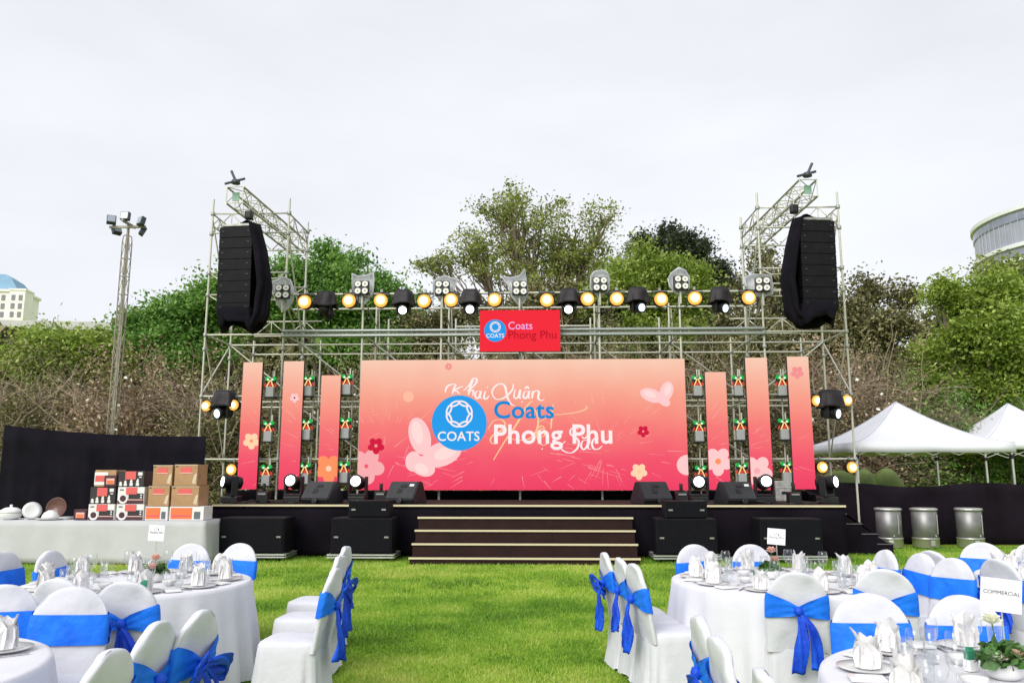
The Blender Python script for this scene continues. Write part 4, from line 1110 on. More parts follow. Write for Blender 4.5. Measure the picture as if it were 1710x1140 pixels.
for (x0_, x1_, lab) in ((-6.3, -4.9, 'loose cables on the stage floor left of the leftmost monitor'), (-4.0, -2.9, 'loose cables on the stage floor between the left monitors'), (2.5, 3.7, 'loose cables on the stage floor between the right monitors'), (4.2, 5.7, 'loose cables on the stage floor at the right end')):
    cable([(x0_ + (x1_ - x0_) * k / 9, 16.45 + rgc.uniform(-0.2, 0.25), SZ + 0.014 + rgc.choice((0, 0, 0.05))) for k in range(10)], 0.016, lab)
p = at(1306, 800, 18.2)
t = thing('flight_case', 'grey metal case standing on the stage behind the right screen strips', 'case', (p.x, 18.25, SZ), 0)
MB().box((0, 0, 0.22), (0.34, 0.26, 0.44), None, 0.012).build('case', mat('dull grey case', (0.30, 0.30, 0.29), 0.5, 0.3, 0.3, 9.0), t)
MB().box((0, -0.133, 0.30), (0.345, 0.01, 0.03)).build('edge_strip', alu, t)
MB().box((0, -0.135, 0.18), (0.10, 0.012, 0.06), None, 0.004).build('handle', black_plastic, t)

# small black effect boxes with a short spout at the stage front
def effect_box(px, lab, s=1.0):
    p = at(px, 836, 16.55)
    t = thing('effect_machine', lab, 'machine', (p.x, 16.55, SZ), 0, 'small effect machines on the stage floor')
    MB().box((0, 0, 0.12), (0.24, 0.24, 0.24), None, 0.015).build('box', black_plastic, t)
    pipe('spout', (0, 0, 0.24), (0, 0, 0.40), 0.035, black_plastic, t)
    MB().box((0, -0.125, 0.19), (0.16, 0.012, 0.03)).build('control_strip', galv_dark, t)
    return t
effect_box(440, 'small black effect box on the stage left of the second screen strip'); effect_box(636, 'small black effect box with spout beside the inner left monitor')
effect_box(1138, 'small black effect box with spout beside the inner right monitor'); effect_box(1326, 'small black effect box near the right end of the stage')

# floor monitors
mon_m = mat('grey black monitor paint', (0.012, 0.012, 0.015), 0.5, 0, 0.2, 5.0, 0.3, 160)
def monitor(px, rz, lab):
    p = at(px, 838, 16.5)
    t = thing('stage_monitor', lab, 'speaker', (p.x, 16.5, SZ), rz, 'wedge monitors at the stage front')
    w = 0.33
    prof = [(-0.24, 0.0), (-0.30, 0.10), (-0.06, 0.44), (0.10, 0.44), (0.30, 0.06), (0.28, 0.0)]   # back slope toward the lawn
    nP = len(prof)
    V = [(-w, y, z) for y, z in prof] + [(w, y, z) for y, z in prof]
    bm = bmesh.new(); vv = [bm.verts.new(v) for v in V]
    bm.faces.new(vv[:nP][::-1]); bm.faces.new(vv[nP:])
    for i in range(nP): bm.faces.new((vv[i], vv[(i + 1) % nP], vv[nP + (i + 1) % nP], vv[nP + i]))
    bmesh.ops.recalc_face_normals(bm, faces=bm.faces)
    bmesh.ops.bevel(bm, geom=list(bm.edges), offset=0.018, segments=2, affect='EDGES')
    me = bpy.data.meshes.new('cabinet'); bm.to_mesh(me); bm.free(); me.materials.append(mon_m)
    link('cabinet', me, t)
    sl_ = math.atan2(0.34, 0.24)
    n_ = Vector((0, -math.sin(sl_), math.cos(sl_)))
    M = Euler((sl_, 0, 0)).to_matrix()
    c_ = Vector((0, -0.18, 0.27)) + n_ * 0.0
    MB().box(c_ + M @ Vector((0.02, 0.10, 0.004)), (0.14, 0.06, 0.012), M).build('handle', black_plastic, t)
    MB().box(c_ + M @ Vector((-0.04, -0.02, 0.004)), (0.10, 0.09, 0.012), M).build('socket_plate', black_plastic, t)
    M4 = Matrix.Translation((0.02, -0.30, 0.06)) @ Euler((R(80), 0, 0)).to_matrix().to_4x4()
    MB().lathe([(0.07, 0.0), (0.07, 0.02), (0.05, 0.03), (0.0, 0.02)], 16, M4).build('pole_cup', black_plastic, t, True)
    if 'label' in lab:
        MB().box(c_ + M @ Vector((0.20, 0.12, 0.003)), (0.10, 0.05, 0.006), M).build('paper_label', mat('paper label', (0.7, 0.7, 0.72), 0.7), t)
    return t
monitor(538, -0.34, 'black wedge monitor at the left of the stage front'); monitor(678, -0.38, 'black wedge monitor with a paper label, second from left')
monitor(1088, 0.42, 'black wedge monitor just right of the steps'); monitor(1228, 0.36, 'black wedge monitor with a paper label, rightmost at the stage front')

# subwoofers on the lawn
def sub(x0, x1, lab, small=None):
    w = x1 - x0; xc = (x0 + x1) / 2
    t = thing('subwoofer', lab, 'speaker', (xc, 15.2, 0), 0, 'wide subwoofers in front of the stage')
    MB().box((0, 0.36, 0.475), (w, 0.66, 0.65), None, 0.012).build('cabinet', black_paint, t)
    MB().box((0, 0.02, 0.475), (w - 0.05, 0.02, 0.60), None, 0.004).build('grille', dark_grille, t)
    for sx in (-1, 1):
        MB().box((sx * (w / 2 - 0.10), 0.004, 0.45), (0.08, 0.008, 0.03)).build('badge', galv_dark, t)
    return t
def dolly(x0, x1, lab):
    w = x1 - x0 + 0.08; xc = (x0 + x1) / 2
    t = thing('wheeled_dolly', lab, 'dolly', (xc, 15.2, 0), 0, 'dollies under the subwoofers')
    for z in (0.085, 0.13):
        MB().box((0, -0.02, z), (w, 0.035, 0.025)).box((0, 0.72, z), (w, 0.035, 0.025)).box((-w / 2 - .003, 0.35, z - .002), (0.035, 0.72, 0.024)).box((w / 2 + .003, 0.35, z - .002), (0.035, 0.72, 0.024)).build('frame_rail', alu, t)
    for sx in (-1, 1):
        for y in (0.06, 0.64):
            pipe('wheel', (sx * w * 0.4 - 0.02, y, 0.04), (sx * w * 0.4 + 0.02, y, 0.04), 0.04, black_plastic, t)
    return t
SUBS = [(-6.06, -4.82, 'leftmost of the four wide black subwoofers on the lawn', 'metal dolly under the leftmost subwoofer'), (-3.93, -2.78, 'black subwoofer just left of the steps with a smaller speaker on it', 'metal dolly under the subwoofer left of the steps'),
        (2.14, 3.26, 'black subwoofer just right of the steps with a smaller speaker on it', 'metal dolly under the subwoofer right of the steps'), (4.05, 5.18, 'rightmost of the four wide black subwoofers on the lawn', 'metal dolly under the rightmost subwoofer')]
for (a, c_, lab, dl) in SUBS:
    sub(a, c_, lab); dolly(a, c_, dl)
for (a, c_, lab) in ((-3.62, -2.85, 'small black speaker on the subwoofer left of the steps'), (2.32, 3.10, 'small black speaker on the subwoofer right of the steps')):
    w = c_ - a
    t = thing('fill_speaker', lab, 'speaker', ((a + c_) / 2, 15.2, 0.805), 0, 'small speakers on the subwoofers')
    MB().box((0, 0.26, 0.16), (w, 0.44, 0.31), None, 0.01).build('cabinet', black_paint, t)
    MB().box((0, 0.035, 0.16), (w - 0.05, 0.02, 0.27), None, 0.004).build('grille', dark_grille, t)
    for sx in (-1, 1): MB().box((sx * (w / 2 - 0.1), 0.02, 0.15), (0.08, 0.008, 0.03)).build('badge', galv_dark, t)

# ================================================================== line arrays
def line_array(xc, inner, lab):
    """inner = +1 when the stage lies to the right"""
    t = thing('line_array', lab, 'speaker array', (xc, 17.0, 5.10), -inner * 0.10, 'line arrays hung from the towers')
    nC = 8; hC = 0.246
    for k in range(nC):
        z = 0.13 + k * hC; tilt = (nC - k) * 0.012 - 0.03
        M = Euler((tilt, 0, 0)).to_matrix()
        c_ = MB().box((0, 0.2 + 0.004 * (nC - k) ** 1.3, z), (0.78, 0.42, hC - 0.005), M, 0.008).build('cabinet', black_paint, t)
        yf = 0.2 + 0.004 * (nC - k) ** 1.3 - 0.213
        for sx in (-1, 1):
            MB().box((sx * 0.30, yf - 0.004, z + 0.02), (0.05, 0.008, 0.016)).build('badge', mat('dull badge', (0.045, 0.045, 0.05), 0.6), c_)
    MB().box((0, 0.22, nC * hC + 0.06), (0.70, 0.40, 0.06), None, 0.01).build('flying_frame', galv_dark, t)
    # black cloth: over the top, down the inner side and the back, open at the front
    rg = np.random.default_rng(5 if inner > 0 else 9)
    H = nC * hC
    prof = [(H + 0.14, 0.30, 0.0), (H + 0.12, 0.40, 0.0), (H - 0.05, 0.43, 0.02), (H * 0.75, 0.45, 0.14), (H * 0.5, 0.46, 0.24), (H * 0.33, 0.46, 0.30), (H * 0.15, 0.45, 0.26), (0.0, 0.45, 0.24), (-0.14, 0.44, 0.18), (-0.26, 0.42, 0.12)]
    rows = []
    for j, (z, w_, flare) in enumerate(prof):
        row = []
        for i in range(41):
            a = -0.30 * math.pi + i / 40 * 1.16 * math.pi      # inner side and back only; the front stays open
            ca, sa = math.cos(a), math.sin(a)
            ex = math.copysign(abs(ca) ** 0.5, ca); ey = math.copysign(abs(sa) ** 0.5, sa)
            fold = 1 + (0.02 + 0.010 * j) * math.sin(a * 9 + j * 0.35) + rg.normal(0, 0.006)
            x = inner * ex * w_ * fold; y = 0.22 + ey * 0.29 * fold
            if ex > 0: x += inner * flare * min(1.0, abs(ex))
            zz = z + (0.10 * math.sin(a * 4.0 + inner) if j == len(prof) - 1 else 0) + (0.05 * math.sin(a * 3) if 0 < j < 3 else 0)
            row.append((x, y, zz))
        rows.append(row)
    m = MB().grid(rows); m.add(rows[0], [tuple(range(41))])
    cloth_obj('cloth_cover', m, black_cloth, t, 0.006)
    # tail of the cloth below the cabinets, all round
    rows = []
    for j in range(4):
        z = 0.14 - j * 0.13; row = []
        for i in range(36):
            a = 2 * math.pi * i / 36; ca, sa = math.cos(a), math.sin(a)
            ex = math.copysign(abs(ca) ** 0.55, ca); ey = math.copysign(abs(sa) ** 0.55, sa)
            f_ = 1 + 0.03 * (j + 1) * math.sin(a * 7 + j * 0.5)
            x = ex * (0.41 - 0.02 * j) * f_
            row.append((x + (inner * 0.06 * j if x * inner > 0 else inner * 0.03 * j), 0.22 + ey * (0.24 + 0.0 * j) * f_, z + (0.12 * math.sin(a * 3 + 1.0 * inner) + 0.05 * math.sin(a * 8) if j == 3 else 0)))
        rows.append(row)
    cloth_obj('cloth_tail', MB().grid(rows, True), black_cloth, t, 0.006)
    return t
line_array(-6.78, 1, 'tall black line array with black cloth hung from the left tower')
line_array(6.08, -1, 'tall black line array with black cloth hung from the right tower')

def truss_beam(x, inner, lab):
    """square lattice boom running out of the tower toward the lawn"""
    t = thing('truss_boom', lab, 'truss', (x, 17.1, 7.86), -inner * 0.04, 'truss booms on the towers')
    L, s = 4.2, 0.19
    for sx in (-1, 1):
        for sz in (-1, 1): pipe('chord', (sx * s, 0, sz * s), (sx * s, L, sz * s), 0.025, truss_m, t)
    nB = 9
    for k in range(nB + 1):
        y = L * k / nB
        for a, c_ in (((-s, -s), (s, -s)), ((s, -s), (s, s)), ((s, s), (-s, s)), ((-s, s), (-s, -s))):
            pipe('lacing', (a[0], y, a[1]), (c_[0], y, c_[1]), 0.011, truss_m, t)
            if k < nB:
                y2 = L * (k + 1) / nB
                p, q = (a, c_) if k % 2 else (c_, a)
                pipe('lacing', (p[0], y, p[1]), (q[0], y2, q[1]), 0.011, truss_m, t)
    for yy in (0.2,):
        MB().box((-inner * 0.06, yy, 0.03), (0.16, 0.02, 0.2)).build('end_plate', mat('green painted plate', (0.25, 0.42, 0.32), 0.6), t)
    # small whirling cap on the tip
    MB().lathe([(0.0, -0.06), (0.10, -0.03), (0.09, 0.05), (0.0, 0.09)], 12, Matrix.Translation((0, 0.02, 0.30))).build('tip_clamp', lamp_grey, t, True)
    pipe('tip_bar', (-0.24, -0.02, 0.26), (0.2, 0.05, 0.40), 0.03, lamp_grey, t)
    pipe('tip_bar', (inner * -0.12, 0.02, 0.58), (inner * 0.02, 0.02, 0.28), 0.03, lamp_grey, t)
    # chain hoist below the boom
    hz = thing('chain_hoist', lab.replace('lattice boom', 'black chain hoist under the lattice boom').replace('aluminium ', ''), 'hoist', (x + inner * 0.30, 17.25, 7.62), 0, 'chain hoists over the line arrays')
    MB().box((0, 0, -0.20), (0.17, 0.17, 0.20), None, 0.04).build('motor', black_plastic, hz)
    MB().tube([(0, 0, 0.0), (0, 0, -0.09)], 0.02, 6).build('hook', galv_dark, hz)
    MB().tube([(0.0, 0, -0.3), (0.02, 0, -0.46)], 0.018, 6).build('chain', galv_dark, hz)
    return t
truss_beam(-6.90, 1, 'aluminium lattice boom on top of the left tower')
truss_beam(5.98, -1, 'aluminium lattice boom on top of the right tower')

# ================================================================== curtains, gazebos, drums
cu = thing('black_curtain', 'big black curtain behind the gift table at left', 'curtain', (0, 17.3, 0))
cloth_obj('cloth', folded_sheet(-11.85, -7.3, 0.02, 2.42, 0.0, 0.05, 150, 4, lambda u: 0.26 * (1 - u) ** 2.2), black_cloth, cu)
for x in (-11.8, -9.6, -7.4): pipe('post', (x, 0.12, 0), (x, 0.12, 2.38), 0.025, galv_dark, cu)
pipe('rail', (-11.8, 0.1, 2.36), (-7.4, 0.1, 2.36), 0.02, galv_dark, cu)
sk = thing('black_barrier', 'long black cloth barrier right of the stage behind the steel drums', 'barrier', (0, 19.1, 0))
cloth_obj('cloth', folded_sheet(6.2, 13.5, 0.02, 1.36, 0.0, 0.05, 180, 6, lambda u: 0.05 * math.sin(u * 14)), mat('purplish black cloth', (0.009, 0.006, 0.010), 0.9, 0, 0.4, 1.5, 0.4, 50, 0.1), sk)
for k in range(5): pipe('post', (6.3 + k * 1.75, 0.12, 0), (6.3 + k * 1.75, 0.12, 1.34), 0.025, galv_dark, sk)
ss = thing('side_steps', 'black side steps with pale metal edges at the right end of the stage', 'steps', (SX1 + 0.03, 16.9, 0))
for k in range(4):
    top = 0.82 - 0.2 * k
    MB().box((0.16 + 0.30 * k, 0.45, top - 0.02), (0.32, 0.9, 0.04)).build('tread', skirt_m, ss)
    MB().box((0.15 + 0.30 * k, -0.004, top - 0.012), (0.33, 0.012, 0.018)).build('edge_strip', mat('worn dark edge', (0.10, 0.09, 0.10), 0.6), ss)
    MB().box((0.305 + 0.30 * k, 0.45, (top - 0.042) / 2), (0.02, 0.86, top - 0.042)).build('riser', skirt_m, ss)
MB().add([(0, 0.01, 0), (1.2, 0.01, 0), (1.2, 0.01, 0.16), (0.9, 0.01, 0.36), (0.6, 0.01, 0.56), (0.3, 0.01, 0.76), (0, 0.01, 0.76)], [tuple(range(7))]).build('side_panel', skirt_m, ss)
# cloth flung over the right end of the stage
rows = []
for j in range(9):
    v = j / 8; row = []
    for i in range(21):
        u = i / 20
        x = SX1 + 0.05 + v * 1.45 + 0.03 * math.sin(u * 9); y = 17.85 + u * 0.95 + 0.05 * math.sin(v * 6 + u * 5)
        z = (1.10 + 0.22 * u) * (1 - v) ** 0.7 + 0.012 + 0.03 * math.sin(u * 14 + v * 5) * (1 - v)
        row.append((x, y, max(z, 0.012)))
    rows.append(row)
o = cloth_obj('draped_cloth', MB().grid(rows), black_cloth); tag(o, 'black cloth draped over the right end of the stage down to the lawn', 'cloth')

tent_m = mat('white gazebo cloth', (0.68, 0.69, 0.75), 0.7, 0, 0.04, 1.0, 0.1, 8)
def gazebo(x, y, s, lab, e=2.36, pk=3.5):
    t = thing('gazebo', lab, 'gazebo', (x, y, 0), 0, 'white gazebos right of the stage')
    N = 10; rows = []
    for j in range(N + 1):
        v = j / N; k = 1 - v; row = []
        zz = e + (pk - e) * (v ** 1.55)
        for i in range(32):
            q = i / 8; side, f_ = int(q), q - int(q)
            c4 = [(-1, -1), (1, -1), (1, 1), (-1, 1)]
            a, c_ = c4[side], c4[(side + 1) % 4]
            px_, py_ = a[0] + (c_[0] - a[0]) * f_, a[1] + (c_[1] - a[1]) * f_
            sag = 1 - 0.06 * math.sin(math.pi * f_) * math.sin(math.pi * v)
            row.append((px_ * s * k * sag, py_ * s * k * sag, zz))
        rows.append(row)
    cloth_obj('roof', MB().grid(rows, True), tent_m, t, 0.01)
    for q in range(4):
        MB().tube([tuple(Vector(rows[j][q * 8]) + Vector((0, 0, 0.006))) for j in range(N + 1)], 0.012, 5).build('seam', mat('gazebo seam', (0.52, 0.53, 0.60), 0.7), t, True)
    vr = [[(x_ * 1.004, y_ * 1.004, z_ - 0.002) for x_, y_, z_ in rows[0]], [(x_ * 1.006, y_ * 1.006, z_ - 0.24 + 0.012 * math.sin(i * 1.9)) for i, (x_, y_, z_) in enumerate(rows[0])]]
    cloth_obj('valance', MB().grid(vr, True), tent_m, t, 0.008)
    for sx in (-1, 1):
        for sy in (-1, 1):
            MB().box((sx * (s - 0.06), sy * (s - 0.06), 1.16), (0.045, 0.045, 2.32)).build('leg', alu, t)
            MB().box((sx * (s - 0.06), sy * (s - 0.06), 2.02), (0.09, 0.09, 0.10), None, 0.01).build('leg_joint', black_plastic, t)
    for sx in (-1, 1):
        m = MB()
        for k in range(6):
            a = -s + 0.1 + (2 * s - 0.2) * k / 6; c_ = -s + 0.1 + (2 * s - 0.2) * (k + 1) / 6
            m.tube([(a, sx * (s - 0.08), 2.06), (c_, sx * (s - 0.08), 2.28)], 0.014, 4).tube([(a, sx * (s - 0.08), 2.28), (c_, sx * (s - 0.08), 2.06)], 0.014, 4)
        m.build('scissor_frame', alu, t)
    return t
p = at(1496, 675, 21.6); gazebo(p.x, 21.6, 1.9, 'white peaked gazebo nearest the stage')
p = at(1683, 677, 25.6); gazebo(p.x, 25.6, 1.9, 'white peaked gazebo at the right edge, behind the other', 2.55, 3.78)

green_t = mat('olive green tent cloth', (0.16, 0.22, 0.06), 0.7, 0, 0.2, 2.0, 0.2, 6)
for i, (px, w_, h_, lab) in enumerate(((1402, 0.80, 0.95, 'olive green dome tent behind the lower right amber lamps'), (1444, 0.46, 1.0, 'olive green dome tent seen under the gazebo, middle of three'), (1482, 0.52, 1.02, 'olive green dome tent seen under the gazebo, rightmost'))):
    Y = 24.5; p = at(px, 815, Y)
    t = thing('dome_tent', lab, 'tent', (p.x, Y, 0), 0, 'green dome tents behind the barrier')
    prof = [(w_ * max(0.0, math.cos(a)), 0.75 + h_ * math.sin(a)) for a in [k * math.pi / 2 / 8 for k in range(9)]]
    MB().lathe([(w_ * 1.02, 0.0)] + prof, 20).build('dome', green_t, t, True)
    for k in range(4):
        a0_ = k * math.pi / 4
        MB().tube([(math.cos(a0_) * r_ * 1.01, math.sin(a0_) * r_ * 1.01, z_ + 0.005) for r_, z_ in prof] , 0.012, 5).build('seam', mat('tent seam', (0.09, 0.12, 0.03), 0.7), t)

steel = mat('brushed steel', (0.22, 0.22, 0.22), 0.42, 0.6, 0.2, 4.0)
steel_rim = mat('bright steel rim', (0.52, 0.52, 0.50), 0.35, 0.7)
for px, lab in ((1487, 'leftmost of three steel drums standing by the black barrier'), (1547, 'middle one of three steel drums standing by the black barrier'), (1622, 'rightmost of three steel drums standing by the black barrier')):
    Y = 18.3; p = at(px, 912, Y)
    t = thing('steel_drum', lab, 'drum', (p.x, Y, 0), R(px % 40 - 20), 'steel drums by the barrier')
    MB().lathe([(0.25, 0.22), (0.262, 0.23), (0.262, 0.81), (0.25, 0.815)], 28).build('body', steel, t, True)
    MB().lathe([(0.262, 0.815), (0.285, 0.82), (0.285, 0.86), (0.24, 0.875), (0.0, 0.885)], 28).build('lid', steel_rim, t, True)
    MB().lathe([(0.27, 0.03), (0.275, 0.035), (0.27, 0.205), (0.28, 0.21), (0.28, 0.235), (0.262, 0.24)], 28).build('stand_ring', steel_rim, t, True)
    MB().box((-0.02, -0.285, 0.13), (0.10, 0.03, 0.12), None, 0.01).build('burner_plate', steel_rim, t)
    MB().tube([(0.03, -0.28, 0.30), (0.03, -0.34, 0.30), (0.03, -0.345, 0.26)], 0.015, 6).build('tap', galv_dark, t, True)
    MB().tube([(0.15, -0.225, 0.32), (0.152, -0.232, 0.74)], 0.012, 6).build('sight_tube', steel_rim, t)

# ================================================================== gift table
TZ, TYF = 0.775, 14.6
gt_m = mat('grey white table cloth', (0.47, 0.475, 0.49), 0.85, 0, 0.04, 3.0, 0.15, 20, 0.25)
t = thing('gift_table', 'long table under a grey white floor length cloth, left of the stage', 'table', (-8.9, TYF, 0))
rows = []
x0, x1, dy = -2.4, 2.82, 0.80
per = []
NX, NY = 90, 14
for i in range(NX): per.append((x0 + (x1 - x0) * i / NX, 0.0, 0, -1))
for i in range(NY): per.append((x1, dy * i / NY, 1, 0))
for i in range(NX): per.append((x1 - (x1 - x0) * i / NX, dy, 0, 1))
for i in range(NY): per.append((x0, dy - dy * i / NY, -1, 0))
for j in range(8):
    v = j / 7; row = []
    for i, (x, y, nx_, ny_) in enumerate(per):
        s_ = i * 0.058
        amp = 0.035 * v * (math.sin(s_ * 5) * 0.6 + math.sin(s_ * 11.7 + 1) * 0.4) + 0.05 * v
        row.append((x + nx_ * amp, y + ny_ * amp, TZ - v * (TZ - 0.03)))
    rows.append(row)
m = MB().grid(rows, True); m.add(rows[0], [tuple(range(len(per)))])
cloth_obj('tablecloth', m, gt_m, t, 0.004)
MB().box((0.2, dy / 2, TZ - 0.03), (x1 - x0 - 0.04, dy - 0.04, 0.03)).build('table_top', mat('plywood', (0.35, 0.25, 0.15), 0.7), t)
for sx in (x0 + 0.2, x1 - 0.2):
    for sy in (0.12, dy - 0.12): pipe('leg', (sx, sy, 0), (sx, sy, TZ - 0.05), 0.02, galv_dark, t)

B_WHITE = mat('white carton', (0.72, 0.70, 0.72), 0.6); B_DARK = mat('dark maroon print', (0.055, 0.012, 0.025), 0.5); B_BLACK = mat('black carton', (0.02, 0.014, 0.022), 0.5)
B_RED = mat('red print', (0.66, 0.10, 0.10), 0.5); B_BROWN = mat('brown carton', (0.40, 0.23, 0.12), 0.75, 0, 0.12, 5.0); B_ORANGE = mat('orange print', (0.70, 0.16, 0.05), 0.5)
B_PINK = mat('pink print', (0.75, 0.42, 0.40), 0.5); B_TAPE = mat('clear tape', (0.62, 0.50, 0.38), 0.25, 0, 0.1, 3.0)
def gift_box(x0, x1, z0, z1, y, kind, lab, depth=0.34, grp='gift boxes stacked on the table'):
    """front at y; pixel rectangle turned into metres by the caller"""
    w, h = x1 - x0, z1 - z0
    t = thing('gift_box', lab, 'box', ((x0 + x1) / 2, y, z0), 0, grp)
    base = {'pot': B_WHITE, 'knife': B_BLACK, 'carton': B_BROWN, 'small': B_WHITE, 'mixed': B_BROWN, 'bag': B_DARK}[kind]
    MB().box((0, depth / 2, h / 2), (w - 0.008, depth, h - 0.006), None, 0.004).build('carton', base, t)
    def patch(nm, u0, u1, v0, v1, m_, off=0.003): return MB().box(((u0 + u1) / 2 * w - w / 2, -off, (v0 + v1) / 2 * h), ((u1 - u0) * w, 0.004, (v1 - v0) * h)).build(nm, m_, t)
    def disc(nm, u, v, r, m_, off):
        M4 = Matrix.Translation((u * w - w / 2, -off, v * h)) @ Euler((R(90), 0, 0)).to_matrix().to_4x4()
        return MB().lathe([(r, 0), (r, 0.002)], 20, M4).build(nm, m_, t)
    if kind == 'pot':
        patch('print_panel', 0.02, 0.98, 0.02, 0.20, B_DARK); patch('print_panel', 0.42, 0.97, 0.21, 0.62, B_BLACK)
        disc('pot_picture', 0.22, 0.30, 0.19 * h + 0.03, B_WHITE, 0.006); disc('pot_picture', 0.22, 0.32, 0.12 * h + 0.02, B_DARK, 0.009)
        patch('red_label', 0.32, 0.72, 0.56, 0.97, B_RED, 0.010); patch('print_line', 0.4, 0.95, 0.22, 0.27, B_PINK, 0.007); patch('print_line', 0.08, 0.22, 0.80, 0.86, B_DARK, 0.005)
        for k in range(2): patch('print_mark', 0.86, 0.92, 0.34 + k * 0.14, 0.42 + k * 0.14, B_WHITE, 0.008)
    elif kind == 'knife':
        patch('red_label', 0.28, 0.68, 0.46, 0.97, B_RED, 0.006); patch('print_mark', 0.76, 0.92, 0.72, 0.92, B_WHITE); patch('print_mark', 0.80, 0.90, 0.58, 0.64, B_WHITE)
        for u, hh in ((0.12, 0.24), (0.30, 0.34), (0.52, 0.42), (0.76, 0.44)):
            disc('bottle_picture', u, 0.10 + hh * 0.55, 0.025, B_WHITE, 0.008); patch('bottle_picture', u - 0.06, u + 0.06, 0.06, 0.06 + hh * 0.42, B_WHITE, 0.005)
            patch('bottle_picture', u - 0.025, u + 0.025, 0.05, 0.06 + hh, B_WHITE, 0.004)
    elif kind == 'carton':
        patch('red_label', 0.26, 0.74, 0.62, 0.86, B_RED); patch('print_line', 0.22, 0.78, 0.58, 0.62, B_PINK, 0.005); patch('tape', 0.0, 1.0, 0.955, 0.99, B_TAPE); patch('print_mark', 0.06, 0.14, 0.88, 0.93, B_BLACK)
        MB().add([(w / 2 - 0.10, -0.004, 0.05), (w / 2 - 0.03, -0.004, 0.03), (w / 2 - 0.01, -0.004, h * 0.6), (w / 2 - 0.06, -0.004, h * 0.5)], [(0, 1, 2, 3)]).build('tape', B_TAPE, t)
    elif kind == 'small':
        patch('orange_picture', 0.04, 0.66, 0.10, 0.90, B_ORANGE); patch('print_line', 0.08, 0.62, 0.26, 0.40, B_RED, 0.006); patch('lettering_block', 0.72, 0.90, 0.10, 0.62, mat('grey print', (0.10, 0.12, 0.14), 0.5))
    elif kind == 'mixed':
        patch('white_band', 0.0, 0.62, 0.10, 0.86, B_WHITE); patch('red_picture', 0.04, 0.46, 0.30, 0.66, B_RED, 0.006)
    elif kind == 'bag':
        patch('orange_picture', 0.2, 0.85, 0.22, 0.72, B_PINK); patch('orange_picture', 0.25, 0.80, 0.26, 0.55, B_ORANGE, 0.006)
    return t
def gb(px0, px1, py0, py1, kind, lab, y=TYF + 0.10, depth=0.34, zoff=None):
    a, c_ = at(px0, py1, y), at(px1, py0, y)
    return gift_box(a.x, c_.x, a.z if zoff is None else zoff, c_.z, y, kind, lab, depth)
z0 = TZ + 0.004; z1 = at(200, 841, TYF + .1).z; z2 = at(200, 812.5, TYF + .1).z
gb(146, 192, 841, 866, 'pot', 'white and maroon pot box at the bottom left of the gift stack', zoff=z0)
gb(193, 241, 841, 866, 'pot', 'white and maroon pot box, second from left in the bottom row of gifts', zoff=z0)
zs = at(260, 845, TYF + .1).z
gb(241.5, 281, 845, 866, 'small', 'flat white box with an orange picture right of the pot boxes', zoff=z0, depth=0.4)
gb(282, 341, 845, 866, 'small', 'flat white box with an orange picture at the right end of the gift table', zoff=z0, depth=0.4)
gb(149, 194, 813, 841, 'knife', 'black gift box with bottle pictures in the middle row', zoff=z1 + 0.002)
gb(195, 242, 812.5, 841, 'pot', 'white and maroon pot box in the middle row of gifts', zoff=z1 + 0.002)
gb(157, 195, 784, 812, 'mixed', 'brown box with a white and red band at the top left of the gift stack', zoff=z2 + 0.003)
gb(196, 242, 786, 812, 'knife', 'black gift box with bottle pictures in the top row', zoff=z2 + 0.003)
gb(246, 284, 811, 844, 'carton', 'brown carton, lower left of the four cartons', zoff=zs + 0.002, depth=0.45)
gb(284.5, 333, 811, 844, 'carton', 'brown carton, lower right of the four cartons', zoff=zs + 0.002, depth=0.45)
zc_ = at(260, 811, TYF + .1).z
gb(254, 289, 776, 810, 'carton', 'brown carton, upper left of the four cartons', zoff=zc_ + 0.003, depth=0.45)
gb(290, 331, 775, 810, 'carton', 'brown carton, upper right of the four cartons', zoff=zc_ + 0.003, depth=0.45)
gb(122, 145, 850, 866, 'bag', 'small dark box with a pink picture left of the gift stack', zoff=z0, depth=0.2)
gb(173, 195, 793, 811, 'bag', 'dark picture card leaning on the top left gift box', y=TYF + 0.07, depth=0.02, zoff=z2 + 0.003)
china = mat('white china', (0.74, 0.74, 0.74), 0.25, 0, 0.02, 4.0, spec=0.4)
brownpan = mat('brown glaze', (0.12, 0.055, 0.045), 0.3)
def on_table(px, py, y): p = at(px, py, y); return (p.x, y, z0)
t = thing('soup_tureen', 'white lidded china tureen at the far left of the gift table', 'tureen', on_table(17, 866, TYF + .3), 0)
MB().lathe([(0.10, 0), (0.16, 0.03), (0.20, 0.10), (0.195, 0.115)], 24).build('bowl', china, t, True)
MB().lathe([(0.20, 0.118), (0.18, 0.17), (0.10, 0.215), (0.03, 0.225), (0.02, 0.245), (0.03, 0.265), (0.0, 0.275)], 24).build('lid', china, t, True)
t = thing('upright_plate', 'cream oval dish propped upright between the tureen and the bowl', 'dish', on_table(52, 866, TYF + .3), 0.7)
MB().lathe([(0.0, 0), (0.10, 0.006), (0.16, 0.03), (0.165, 0.032), (0.10, 0.012), (0.0, 0.008)], 24, Matrix.Translation((0, 0, 0.155)) @ Euler((R(76), 0, 0)).to_matrix().to_4x4()).build('dish', china, t, True)
MB().box((0, 0.03, 0.012), (0.2, 0.14, 0.02), None, 0.004).build('stand', china, t)
t = thing('upturned_bowl', 'white china bowl turned upside down on flat plates', 'bowl', on_table(84, 866, TYF + .25), 0)
MB().lathe([(0.15, 0.035), (0.145, 0.07), (0.11, 0.13), (0.05, 0.165), (0.045, 0.172), (0.0, 0.172)], 24).build('bowl', china, t, True)
MB().lathe([(0.0, 0.0), (0.17, 0.002), (0.25, 0.024), (0.255, 0.03), (0.17, 0.012), (0.0, 0.01)], 28).build('plate', china, t, True)
